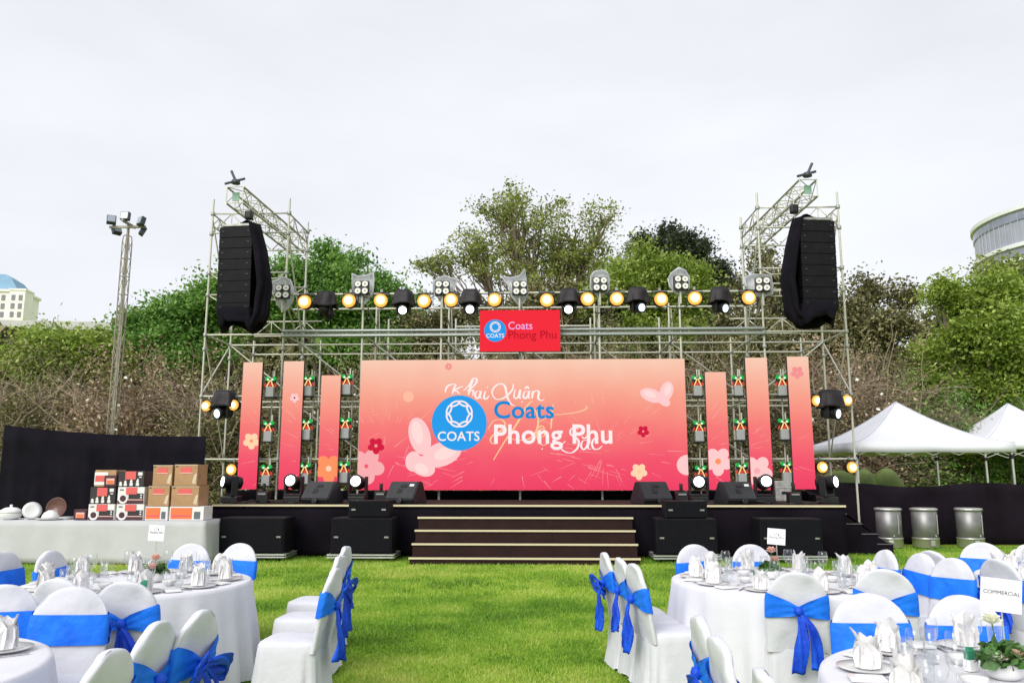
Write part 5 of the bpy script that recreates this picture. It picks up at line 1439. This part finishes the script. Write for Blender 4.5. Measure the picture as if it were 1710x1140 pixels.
t = thing('round_tray', 'brown round tray propped behind the upturned bowl', 'tray', on_table(93, 866, TYF + .5), 0)
MB().lathe([(0.0, 0), (0.19, 0.0), (0.20, 0.02), (0.185, 0.02), (0.18, 0.008), (0.0, 0.006)], 28, Matrix.Translation((0, 0, 0.20)) @ Euler((R(80), 0, 0)).to_matrix().to_4x4()).build('tray', brownpan, t, True)
t = thing('flat_plates', 'short stack of white plates right of the upturned bowl', 'plates', on_table(110, 866, TYF + .35), 0)
for k in range(3):
    MB().lathe([(0.0, 0.014 * k), (0.09, 0.014 * k), (0.14, 0.014 * k + 0.018), (0.142, 0.014 * k + 0.022), (0.09, 0.014 * k + 0.008), (0.0, 0.014 * k + 0.008)], 24).build('plate', china, t, True)

# ================================================================== banquet chairs
cover_m = mat('white chair cover', (0.615, 0.62, 0.66), 0.9, 0, 0.02, 4.0, 0.6, 7, 0.12, 0.0)
sash_lit_m = mat('royal blue satin sash', (0.006, 0.11, 0.68), 0.55, 0, 0.0, 6.0, 0.5, 16, 0.2, 0.0, col2=(0.015, 0.20, 0.88))  # tinted lighter to stand for the light on the front band
bow_shaded_m = mat('deep blue organza bow', (0.004, 0.045, 0.50), 0.5, 0, 0.0, 8.0, 0.4, 24, 0.3, 0.0, col2=(0.008, 0.10, 0.72))  # same sash cloth, shade behind the chair painted in as deeper blue
CH_H = 0.95
def back_w(z): return 0.212 + 0.012 * (0.745 - z) if z < 0.745 else math.sqrt(max(0.0, 0.2125 ** 2 - (z - 0.745) ** 2)) * 0.998
def back_y(z): return 0.205 + (z - 0.45) * 0.16
TH_ = 0.026
def chair_back_mesh(seed):
    rg = np.random.default_rng(seed); m = MB()
    zs = [0.40, 0.46, 0.54, 0.62, 0.70, 0.76, 0.81, 0.85, 0.885, 0.912, 0.932, 0.945, 0.953, 0.957]
    rows = []
    for z in zs:
        w_ = max(back_w(z), 0.004); row = []
        for i in range(32):
            a = 2 * math.pi * i / 32; ca, sa = math.cos(a), math.sin(a)
            x = math.copysign(abs(ca) ** 0.62, ca) * w_
            t_ = TH_ * min(1.0, (w_ / 0.08) ** 0.5)
            y = math.copysign(abs(sa) ** 0.55, sa) * t_ + back_y(z)
            y += (0.0045 * math.sin(x * 23 + z * 9 + seed) + 0.004 * math.sin(x * 13 - z * 31 + seed * 2) + 0.003 * math.sin(x * 41 + z * 17)) * (1 if abs(sa) > 0.3 else 0)
            row.append((x, y, z))
        rows.append(row)
    m.grid(rows, True).add(rows[-1], [tuple(range(32))])
    return m.mesh('back_cover', cover_m, True)
def chair_seat_mesh(seed):
    """seat top and floor length skirt"""
    rg = np.random.default_rng(seed); ph = rg.uniform(0, 6.28, 4); m = MB()
    N = 64; rows = []
    prof = [(0.0, 0.480, 0), (0.5, 0.478, 0), (0.85, 0.472, 0), (0.96, 0.462, 0), (1.0, 0.445, 0), (1.02, 0.40, .1), (1.05, 0.30, .4), (1.10, 0.16, .75), (1.18, 0.05, 1.0), (1.20, 0.016, 1.0)]
    for (k, z, f_) in prof:
        row = []
        for i in range(N):
            a = 2 * math.pi * i / N; ca, sa = math.cos(a), math.sin(a)
            ex = math.copysign(abs(ca) ** 0.42, ca); ey = math.copysign(abs(sa) ** 0.42, sa)
            wv = f_ * (0.050 * math.sin(a * 9 + ph[0] + 0.6 * math.sin(a * 2)) + 0.028 * math.sin(a * 17 + ph[1]))
            kk = k + wv
            if k == 0: kk = 0.01
            row.append((ex * 0.218 * kk, ey * 0.222 * kk, z + (0.016 * math.sin(a * 7 + ph[2]) + 0.012 if z < 0.02 else 0)))
        rows.append(row)
    m.grid(rows, True).add(rows[0], [tuple(range(N - 1, -1, -1))])
    return m.mesh('seat_cover', cover_m, True)
def sash_mesh(seed):
    m = MB(); N = 56; K = 7; rows = []
    rg = np.random.default_rng(seed); tilt = rg.uniform(-0.012, 0.012)
    for j in range(K + 1):
        v = j / K; row = []
        for i in range(N):
            a = 2 * math.pi * i / N; ca, sa = math.cos(a), math.sin(a)
            ux = math.copysign(abs(ca) ** 0.62, ca)
            if sa <= 0: lo, hi = 0.628, 0.800
            else:
                g_ = abs(ux) ** 0.75
                mid = 0.722 - 0.030 * (1 - g_); hf = 0.030 + 0.058 * g_; lo, hi = mid - hf, mid + hf
            z = lo + (hi - lo) * v + tilt * ux
            w_ = max(back_w(z), 0.05) + 0.008
            x = ux * w_
            y = math.copysign(abs(sa) ** 0.55, sa) * (TH_ + 0.015)
            if sa > 0: y += 0.012 * (1 - abs(ux)) + 0.007 * math.sin(v * 16 + ux * 6) * (1 - 0.5 * abs(ux))
            row.append((x, back_y(z) + y, z))
        rows.append(row)
    m.grid(rows, True)
    return m.mesh('sash', sash_lit_m, True)
def ribbon(pts, widths, side, curl=0.0, seed=0):
    """strip with cross folds along a path"""
    m = MB(); P = [Vector(p) for p in pts]; rows = []
    for i, p in enumerate(P):
        row = []
        for k in range(7):
            u = k / 6 - 0.5
            q = p + Vector(side) * widths[i] * u + Vector((0, 0.014 * math.sin(u * 9 + i * 0.5 + seed) * (0.4 + i / len(P)), 0))
            row.append(tuple(q))
        rows.append(row)
    return m.grid(rows)
def spline3(pts, n_=5):
    P = [Vector(pts[0])] + [Vector(p) for p in pts] + [Vector(pts[-1])]; out = []
    for i in range(1, len(P) - 2):
        for k in range(n_):
            u = k / n_
            out.append(0.5 * ((2 * P[i]) + (P[i + 1] - P[i - 1]) * u + (2 * P[i - 1] - 5 * P[i] + 4 * P[i + 1] - P[i + 2]) * u * u + (3 * P[i] - P[i - 1] - 3 * P[i + 1] + P[i + 2]) * u ** 3))
    out.append(P[-2]); return out
def make_chair(variant):
    t = thing('banquet_chair', 'x', 'chair', (0, 0, 0), 0, 'banquet chairs with blue sashes')
    link('seat_cover', chair_seat_mesh(variant), t)
    link('back_cover', chair_back_mesh(variant), t)
    link('sash', sash_mesh(variant), t)
    ky = back_y(0.69) + TH_ + 0.045; kz = 0.692
    def strip(nm, path, w0, w1, side, seed, drop=1.0):
        pts = spline3(path); nP = len(pts)
        ws = [w0 + (w1 - w0) * min(1, i / (nP * 0.55)) for i in range(nP)]
        o = ribbon(pts, ws, side, 0, seed).build(nm, bow_shaded_m, t, True)
        md = o.modifiers.new('thickness', 'SOLIDIFY'); md.thickness = 0.003
        return o
    k_ = MB().lathe([(0.0, -0.035), (0.024, -0.026), (0.032, 0.0), (0.024, 0.026), (0.0, 0.035)], 12, Matrix.Translation((0, ky - 0.01, kz))).build('bow_knot', bow_shaded_m, t, True)
    rv = random.Random(variant * 13 + 1)
    d = rv.uniform(-0.06, 0.06); l1, l2 = rv.uniform(0.24, 0.40), rv.uniform(0.30, 0.44)
    la, lb, lz = rv.uniform(0.85, 1.25), rv.uniform(0.85, 1.25), rv.uniform(-0.03, 0.03)
    strip('bow_tail', [(0.0, ky, kz), (-0.03 + d, ky + 0.035, kz - 0.10), (-0.055 + d, ky + 0.03, kz - 0.22), (-0.05 + d, ky + 0.045, kz - l1)], 0.03, 0.085, (0.95, 0.3, 0), variant)
    strip('bow_tail', [(0.0, ky, kz), (0.03 + d, ky + 0.025, kz - 0.12), (0.05 + d, ky + 0.04, kz - 0.26), (0.075 + d, ky + 0.03, kz - l2)], 0.03, 0.095, (0.95, -0.3, 0), variant + 2)
    if variant % 2:
        for sx, k_s in ((-1, la), (1, lb)):
            w_l = sx * k_s
            strip('bow_loop', [(0, ky, kz), (w_l * 0.07, ky + 0.05, kz + 0.035 + lz * sx), (w_l * 0.155, ky + 0.055, kz + 0.01 + lz * sx), (w_l * 0.175, ky + 0.03, kz - 0.05 + lz * sx), (w_l * 0.11, ky + 0.015, kz - 0.05), (sx * 0.02, ky + 0.005, kz - 0.01)], 0.03, 0.095, (0.05 * sx, 0.35, 0.95), variant)
    return remember(t)
NV = 10
chairs0 = [make_chair(v) for v in range(NV)]
used = [False] * NV
def chair(ax, ay, rz_deg, lab, v, grp):
    """(ax, ay): where the top of the backrest is"""
    rz = R(rz_deg); off = Matrix.Rotation(rz, 3, 'Z') @ Vector((0, 0.285, 0)); loc = (ax - off.x, ay - off.y, 0)
    if not used[v]:
        used[v] = True; c_ = chairs0[v]; c_.location = loc; c_.rotation_euler = (0, 0, rz); c_['label'] = lab; c_['group'] = grp
        return c_
    return dup(chairs0[v], loc, rz, lab, grp)
GL, GR = 'chairs around the left tables', 'chairs around the right tables'
CH = [  # x, y of backrest top, heading (0 faces the viewer, -90 faces left, 90 faces right), label
    (-4.75, 7.10, 82, 'white chair with pale blue band at the far left edge, behind all others there', 0, GL),
    (-4.40, 7.22, 84, 'narrow looking turned white chair with blue band, second from the left edge', 1, GL),
    (-3.36, 5.06, 26, 'white chair front with blue band, cut by the left edge', 2, GL),
    (-3.20, 5.36, 172, 'grey shaded chair back half hidden behind the large front facing chair at left', 0, GL),
    (-2.87, 4.98, 20, 'large front facing white chair with wide blue band at lower left', 3, GL),
    (-2.68, 5.24, 186, 'chair back with deep blue bow at the near side of the left far table', 1, GL),
    (-1.80, 3.86, 267, 'slanted white chair near the bottom, between two others right of the near left table', 0, GL),
    (-1.70, 3.26, 268, 'white rounded chair top at the very bottom left', 2, GL),
    (-1.73, 4.18, 266, 'white chair with a big loose blue bow at its back, lower left', 3, GL),
    (-1.84, 7.72, 266, 'farthest of three chairs in the row left of the aisle', 1, GL),
    (-1.68, 6.86, 267, 'middle one of three chairs in the row left of the aisle', 3, GL),
    (-1.50, 5.98, 268, 'nearest of three chairs in the row left of the aisle', 1, GL),
    (-3.44, 7.98, -6, 'front facing chair with blue band behind the left far table, nearer the gift table', 0, GL),
    (-2.97, 8.02, -16, 'mostly white chair behind the left far table, beside the leftmost subwoofer', 2, GL),
    (0.56, 7.22, 98, 'farthest of three chairs in the row right of the aisle', 1, GR),
    (0.65, 6.80, 100, 'middle one of three chairs in the row right of the aisle', 3, GR),
    (0.71, 6.36, 102, 'nearest of three chairs in the row right of the aisle', 0, GR),
    (0.77, 4.09, 92, 'chair with blue bow left of the near right table, farther of the two', 1, GR),
    (0.75, 3.60, 91, 'chair with blue sash left of the near right table, nearer of the two', 3, GR),
    (0.79, 3.03, 90, 'white chair top at the very bottom right of the aisle', 2, GR),
    (1.80, 5.88, 174, 'upright chair back with long blue bow tails in front of the right far table', 0, GR),
    (1.49, 8.04, 20, 'front facing chair with blue band behind the right far table, left one', 2, GR),
    (2.04, 8.06, 12, 'front facing chair with blue band behind the right far table, right one', 0, GR),
    (3.13, 7.55, -82, 'small turned chair with blue band right of the right far table, farthest', 1, GR),
    (3.30, 7.24, -78, 'turned white chair with blue band between the small turned chair and its right neighbour', 3, GR),
    (3.50, 7.50, 112, 'grey shaded chair back peeking out behind a turned chair at right', 0, GR),
    (3.38, 6.86, -68, 'tall turned chair with pale blue band, nearest of the three right of the far table', 1, GR),
    (4.42, 8.38, -24, 'front facing chair with pale blue band behind the table at the right edge', 2, GR),
    (4.72, 8.14, 20, 'chair with blue band cut by the right edge', 0, GR),
    (3.71, 6.82, 108, 'chair back with blue bow behind the COMMERCIAL card', 2, GR),
    (2.49, 6.08, 162, 'grey shaded chair back with blue bow right of the upright chair back', 0, GR),
    (1.90, 4.88, -16, 'large front facing chair with wide blue band at lower right, left one', 3, GR),
    (2.40, 4.82, -6, 'large front facing chair with wide blue band beside the tall white flower', 1, GR),
]
for i_, a in enumerate(CH): chair(a[0], a[1], a[2], a[3], (i_ * 3 + 1) % NV if a[4] % 2 else (i_ * 4) % NV, a[5])

# ================================================================== round tables
china_m = china
glass_m = bpy.data.materials.new('thin clear glass'); glass_m.use_nodes = True
n, l = glass_m.node_tree.nodes, glass_m.node_tree.links; n.clear()
lw = n.new('ShaderNodeLayerWeight'); lw.inputs['Blend'].default_value = 0.5
tr = n.new('ShaderNodeBsdfTransparent'); tr.inputs['Color'].default_value = (0.965, 0.97, 0.97, 1)
gl = n.new('ShaderNodeBsdfGlossy'); gl.inputs['Roughness'].default_value = 0.05; gl.inputs['Color'].default_value = (0.9, 0.92, 0.94, 1)
mxs = n.new('ShaderNodeMixShader'); o = n.new('ShaderNodeOutputMaterial')
pw = n.new('ShaderNodeMath'); pw.operation = 'POWER'; pw.inputs[1].default_value = 2.2; ml = n.new('ShaderNodeMath'); ml.operation = 'MULTIPLY_ADD'; ml.inputs[1].default_value = 0.55; ml.inputs[2].default_value = 0.05
l.new(lw.outputs['Facing'], pw.inputs[0]); l.new(pw.outputs[0], ml.inputs[0]); l.new(ml.outputs[0], mxs.inputs[0]); l.new(tr.outputs[0], mxs.inputs[1]); l.new(gl.outputs[0], mxs.inputs[2]); l.new(mxs.outputs[0], o.inputs[0])
napkin_m = mat('white starched napkin', (0.72, 0.71, 0.71), 0.8, 0, 0.02, 8.0, 0.15, 40, 0.25)
cutlery_m = mat('cutlery steel', (0.45, 0.45, 0.46), 0.22, 0.95)
TBZ = 0.765
def tablecloth(seed, r_=0.92):
    rg = np.random.default_rng(seed); ph = rg.uniform(0, 6.28, 3); N = 160; rows = []
    for (k, z, f_) in ((0.02, TBZ, 0), (0.5, TBZ, 0), (0.97, TBZ, 0), (0.997, TBZ - 0.006, 0), (1.005, TBZ - 0.03, 0.05), (1.02, TBZ - 0.14, 0.25), (1.04, 0.45, 0.6), (1.065, 0.24, 0.9), (1.09, 0.06, 1.1), (1.095, 0.02, 1.1)):
        row = []
        for i in range(N):
            a = 2 * math.pi * i / N
            wv = f_ * (0.030 * math.sin(a * 17 + ph[0] + 0.7 * math.sin(a * 3)) + 0.020 * math.sin(a * 29 + ph[1]) + 0.012 * math.sin(a * 7 + ph[2]))
            row.append(((k + wv) * r_ * math.cos(a), (k + wv) * r_ * math.sin(a), z))
        rows.append(row)
    m = MB().grid(rows, True); m.add(rows[0], [tuple(range(N))])
    return m.mesh('tablecloth', white_cloth, True)
def napkin_mesh(seed):
    rg = random.Random(seed); m = MB()
    for k in range(7):                                     # overlapping stiff points round a folded foot
        a = 2 * math.pi * k / 7 + rg.uniform(-.2, .2); h_ = rg.uniform(0.13, 0.20); w_ = rg.uniform(0.048, 0.066); ln = rg.uniform(0.0, 0.05)
        c_, s_ = math.cos(a), math.sin(a); rows = []
        for (v, ww, rad) in ((0.0, 1.0, 0.050), (0.35, 1.15, 0.044), (0.6, 1.05, 0.042), (0.85, 0.66, 0.046 + ln * .5), (1.0, 0.10, 0.05 + ln)):
            row = []
            for u in (-1, -0.5, 0, 0.5, 1):
                rr_ = rad - 0.012 * abs(u); x = rr_ * c_ - s_ * u * w_ * ww; y = rr_ * s_ + c_ * u * w_ * ww
                row.append((x, y, v * h_ + 0.012))
            rows.append(row)
        m.grid(rows)
    m.lathe([(0.062, 0.01), (0.058, 0.05), (0.05, 0.075)], 14, None, False)
    m.v = [(x * 0.8, y * 0.8, z * 0.86) for x, y, z in m.v]
    return m.mesh('folded_napkin', napkin_m, True)
NAP = [napkin_mesh(s) for s in range(4)]
PLATE = MB().lathe([(0.0, 0.0), (0.085, 0.0), (0.125, 0.014), (0.13, 0.018), (0.085, 0.008), (0.0, 0.006)], 28).mesh('dinner_plate', china_m, True)
SIDEP = MB().box((0, 0, 0.009), (0.15, 0.11, 0.014), None, 0.006).mesh('side_plate', china_m, True)
BOWL = MB().lathe([(0.0, 0.0), (0.03, 0.0), (0.052, 0.03), (0.056, 0.045), (0.05, 0.032), (0.0, 0.012)], 20).mesh('small_bowl', china_m, True)
GOB_B = MB().lathe([(0.004, 0.085), (0.022, 0.095), (0.038, 0.125), (0.041, 0.16), (0.036, 0.20), (0.032, 0.205)], 20, None, False).mesh('bowl', glass_m, True)
GOB_S = MB().lathe([(0.034, 0.0), (0.033, 0.003), (0.006, 0.010), (0.0045, 0.05), (0.006, 0.088)], 16).mesh('stem', glass_m, True)
TUM = MB().lathe([(0.0, 0.004), (0.028, 0.004), (0.029, 0.0), (0.034, 0.14), (0.032, 0.14), (0.027, 0.012)], 20, None, False).mesh('tumbler', glass_m, True)
FORK = MB().box((0, 0, 0.004), (0.012, 0.13, 0.003)).box((0, 0.085, 0.006), (0.022, 0.05, 0.003)).mesh('fork', cutlery_m)
KNIFE = MB().box((0, 0, 0.004), (0.016, 0.10, 0.004)).box((0.002, 0.105, 0.005), (0.013, 0.11, 0.002)).mesh('knife', cutlery_m)
def one(name, me, loc, rz, lab, cat, grp): return tag(link(name, me, None, loc, (0, 0, rz)), lab, cat, grp)
def shows(p):
    v = Vector(p) - Vector((0, 0, CAM_H)); f_ = v.dot(_F)
    if f_ <= 0.3: return False
    x, y = 855 + FPX * v.dot(_R) / f_, 570 - FPX * v.dot(_U) / f_
    return -25 < x < 1735 and y < 1165
def round_table(cx, cy, r_, seed, lab, where, n_=10, rot=0.0, busy=True):
    t = thing('round_table', lab, 'table', (cx, cy, 0), 0, 'round tables with white cloths')
    link('tablecloth', tablecloth(seed, r_), t)
    MB().lathe([(0.05, 0.0), (0.05, 0.70)], 12).build('pedestal', galv_dark, t, True)
    rg = random.Random(seed)
    ORD = ['first', 'second', 'third', 'fourth', 'fifth', 'sixth', 'seventh', 'eighth', 'ninth', 'tenth']
    cw = sorted(range(n_), key=lambda q: (math.pi / 2 + 0.05 - (rot + 2 * math.pi * q / n_)) % (2 * math.pi))
    full = where
    for k in range(n_):
        where = f'{ORD[cw.index(k)]} place clockwise from the stage, {full[4:]}'
        a = rot + 2 * math.pi * k / n_; ca, sa = math.cos(a), math.sin(a)
        def P(rad, tan, dz=0.0): return (cx + ca * rad - sa * tan, cy + sa * rad + ca * tan, TBZ + 0.003 + dz)
        j = lambda s=0.012: rg.uniform(-s, s)
        q = P(r_ * 0.78, 0.0)
        if not shows(q): continue
        one('dinner_plate', PLATE, q, a, f'plate under the napkin, {where}', 'plate', f'plates on {full}')
        p2 = P(r_ * 0.78 + j(), j(), 0.006)
        one('folded_napkin', NAP[rg.randrange(4)], p2, rg.uniform(0, 6), f'folded white napkin, {where}', 'napkin', f'napkins on {full}')
        p3 = P(r_ * 0.55 + j(.02), 0.06 + j(.02))
        g_ = thing('wine_glass', f'stemmed wine glass, {where}', 'glass', p3, 0, f'wine glasses on {full}')
        link('bowl', GOB_B, g_); link('stem', GOB_S, g_)
        one('tumbler_glass', TUM, P(r_ * 0.60 + j(.02), -0.07 + j(.02)), 0, f'tumbler glass, {where}', 'glass', f'tumblers on {full}')
        if k % 2 == 0: one('wine_glass', GOB_B, P(r_ * 0.50 + j(.02), 0.16 + j(.02), -0.078), 0, f'stemless glass, {where}', 'glass', f'stemless glasses on {full}')
        one('side_plate', SIDEP, P(r_ * 0.80 + j(), 0.205 + j()), a + rg.uniform(-.2, .2), f'oblong side plate, {where}', 'plate', f'side plates on {full}')
        one('fork', FORK, P(r_ * 0.80, -0.15), a + math.pi / 2, f'steel fork, {where}', 'fork', f'forks on {full}')
        one('knife', KNIFE, P(r_ * 0.80, 0.145), a + math.pi / 2, f'steel knife, {where}', 'knife', f'knives on {full}')
        if k % 2: one('small_bowl', BOWL, P(r_ * 0.42 + j(.03), -0.02 + j(.03)), 0, f'small white bowl, {where}', 'bowl', f'bowls on {full}')
    return t
round_table(-3.28, 6.62, 0.88, 3, 'round white table left of the aisle, nearer the gift table', 'the far left round table', 10, 0.2)
round_table(2.00, 6.92, 0.90, 5, 'round white table right of the aisle, in front of the subwoofers', 'the far right round table', 10, 0.45)
round_table(-3.22, 3.62, 0.92, 7, 'round white table at the bottom left corner', 'the near left round table', 10, 0.1)
round_table(2.15, 3.62, 0.92, 9, 'round white table at the bottom right corner', 'the near right round table', 10, 0.3)
round_table(4.72, 7.15, 0.92, 11, 'round white table cut by the right edge', 'the round table at the right edge', 10, 0.25)

# ---- flowers, cards and small table things
rose_m = mat('peach rose petal', (0.80, 0.50, 0.42), 0.6, 0, 0.1, 20.0)
cream_m = mat('cream white petal', (0.84, 0.85, 0.70), 0.6, 0, 0.05, 20.0)
leafg = mat('bouquet leaf', (0.05, 0.13, 0.025), 0.5, 0, 0.35, 30.0)
stem_m = mat('flower stem', (0.08, 0.16, 0.04), 0.6)
def rose(parent, c, r_, material, seed, name='flower_head'):
    rg = random.Random(seed); m = MB()
    for ring, (cnt, rad, z, lean, s_) in enumerate(((3, 0.12, 0.25, 0.1, 0.5), (5, 0.32, 0.15, 0.35, 0.65), (6, 0.58, 0.0, 0.7, 0.75), (7, 0.78, -0.18, 1.05, 0.8))):
        for k in range(cnt):
            a = 2 * math.pi * k / cnt + ring * 0.5 + rg.uniform(-.15, .15); rows = []
            rot = Matrix.Rotation(a, 3, 'Z') @ Matrix.Rotation(lean, 3, 'Y')
            for v in (0.0, 0.35, 0.7, 1.0):
                ww = (0.35, 0.8, 0.85, 0.35)[int(v * 3 + 0.01)] * s_; row = []
                for u in (-1, -0.4, 0.4, 1):
                    row.append(tuple(Vector(c) + (rot @ Vector((0.10 + 0.12 * v * v - 0.10 * u * u * ww, u * ww * 0.6, v * s_ * 1.1 - 0.35)) + Matrix.Rotation(a, 3, 'Z') @ Vector((rad * 0.45, 0, z))) * r_))
                rows.append(row)
            m.grid(rows)
    return m.build(name, material, parent, True)
def leaf_ball(parent, c, r_, n_, seed):
    rg = np.random.default_rng(seed)
    P = rg.normal(0, 1, (n_, 3)); P /= np.linalg.norm(P, axis=1)[:, None]; P *= r_ * rg.uniform(0.5, 1.05, n_)[:, None]; P[:, 2] = np.abs(P[:, 2]) * 0.7
    link('leaves', soup('leaves', leaf_faces(rg, P + np.array(c), r_ * 0.5, 0.4), 4, leafg), parent)
def bouquet(x, y, lab, heads, ball, tall=None):
    t = thing('flower_arrangement', lab, 'flowers', (x, y, TBZ + 0.003), 0, 'flower arrangements on the round tables')
    MB().lathe([(0.05, 0.0), (0.075, 0.02), (0.08, 0.07), (0.07, 0.075)], 18).build('bowl', china_m, t, True)
    leaf_ball(t, (0, 0, 0.07), ball, 150, int(abs(x) * 100))
    for i, (dx, dy_, dz, r_, m_) in enumerate(heads):
        h_ = rose(t, (dx, dy_, dz), r_, m_, i + 3)
        pipe('stem', (dx * 0.3, dy_ * 0.3, 0.05), (dx, dy_, dz - r_ * 0.2), 0.003, stem_m, t)
    return t
p = at(266, 940, 6.7); bouquet(p.x, 6.62, 'peach rose bouquet with green leaves on the far left table', [(0.02, -0.03, 0.20, 0.055, rose_m), (0.01, -0.06, 0.13, 0.055, rose_m), (-0.06, 0.02, 0.12, 0.045, cream_m)], 0.10)
p = at(1285, 945, 7.0); bouquet(p.x, 7.0, 'peach rose bouquet on the far right table below its card', [(0.01, -0.04, 0.24, 0.055, rose_m), (0.05, 0.02, 0.16, 0.05, rose_m)], 0.09)
p = at(1675, 1100, 3.72); bouquet(p.x, 3.72, 'low bouquet of peach and tall white flowers on the near right table', [(0.03, -0.04, 0.11, 0.062, rose_m), (0.09, 0.0, 0.10, 0.055, rose_m), (-0.035, 0.0, 0.25, 0.052, cream_m), (-0.05, -0.05, 0.10, 0.045, cream_m)], 0.11)

card_m = mat('white card', (0.82, 0.82, 0.85), 0.6); ink = mat('black ink', (0.03, 0.03, 0.04), 0.6)
def table_card(x, y, zc, w_, h_, lines, lab, roll, rz=0.0):
    t = thing('table_sign', lab, 'sign', (x, y, TBZ + 0.003), rz, 'cards on sticks on the round tables')
    M = Matrix.Rotation(roll, 4, 'Y'); zc -= TBZ
    c_ = MB().box((0, 0, 0), (w_, 0.004, h_)).build('card', card_m, t); c_.location = (0, -0.008, zc); c_.rotation_euler = (0, roll, 0)
    pipe('stick', (0, 0, 0), (0, 0, zc + h_ * 0.2), 0.0035, galv, t)
    MB().lathe([(0.035, 0), (0.035, 0.012), (0.01, 0.02)], 14).build('foot', galv, t, True)
    for (body, u0, u1, v0, v1) in lines:
        me = text_mesh('lettering', body, (u1 - u0) * w_, (v1 - v0) * h_, ink, 0, 0.0)
        link('lettering', me, c_, (-w_ / 2 + u0 * w_, -0.0035, -h_ / 2 + v0 * h_))
    # clip ring at the foot of the card
    return t
p = at(262, 890, 6.75); table_card(p.x, 6.75, p.z, 0.133, 0.128, [('LT &', 0.36, 0.66, 0.66, 0.82), ('PHONG PHU', 0.10, 0.92, 0.46, 0.60)], 'small white card on a stick on the far left table', 0.04)
p = at(1296, 896, 7.02); table_card(p.x, 7.02, p.z, 0.150, 0.132, [('LT &', 0.38, 0.66, 0.56, 0.72), ('Phong Phu', 0.12, 0.90, 0.36, 0.50)], 'small white card on a stick on the far right table', 0.08)
p = at(1670, 994, 3.95); table_card(p.x, 3.95, p.z, 0.188, 0.150, [('COMMERCIAL', 0.06, 0.96, 0.52, 0.64)], 'white card reading COMMERCIAL on the near right table', 0.12)
tooth_w = mat('white holder', (0.8, 0.8, 0.8), 0.4); tooth_g = mat('green packet', (0.02, 0.22, 0.12), 0.45)
for (px, py, Y, lab) in ((240, 973, 5.95, 'small white holder of green packets on the far left table'), (1263, 957, 6.75, 'small white holder of green packets on the far right table'), (1620, 1098, 3.85, 'small white holder of green packets on the near right table')):
    p = at(px, py, Y)
    t = thing('packet_holder', lab, 'holder', (p.x, Y, TBZ + 0.003), 0.3, 'packet holders on the round tables')
    MB().box((0, 0, 0.025), (0.05, 0.04, 0.05), None, 0.004).build('holder', tooth_w, t)
    MB().box((0, 0, 0.07), (0.045, 0.03, 0.045), None, 0.006).box((0.006, 0.008, 0.078), (0.03, 0.02, 0.045), (0, 0.2, 0), 0.004).build('packets', tooth_g, t)
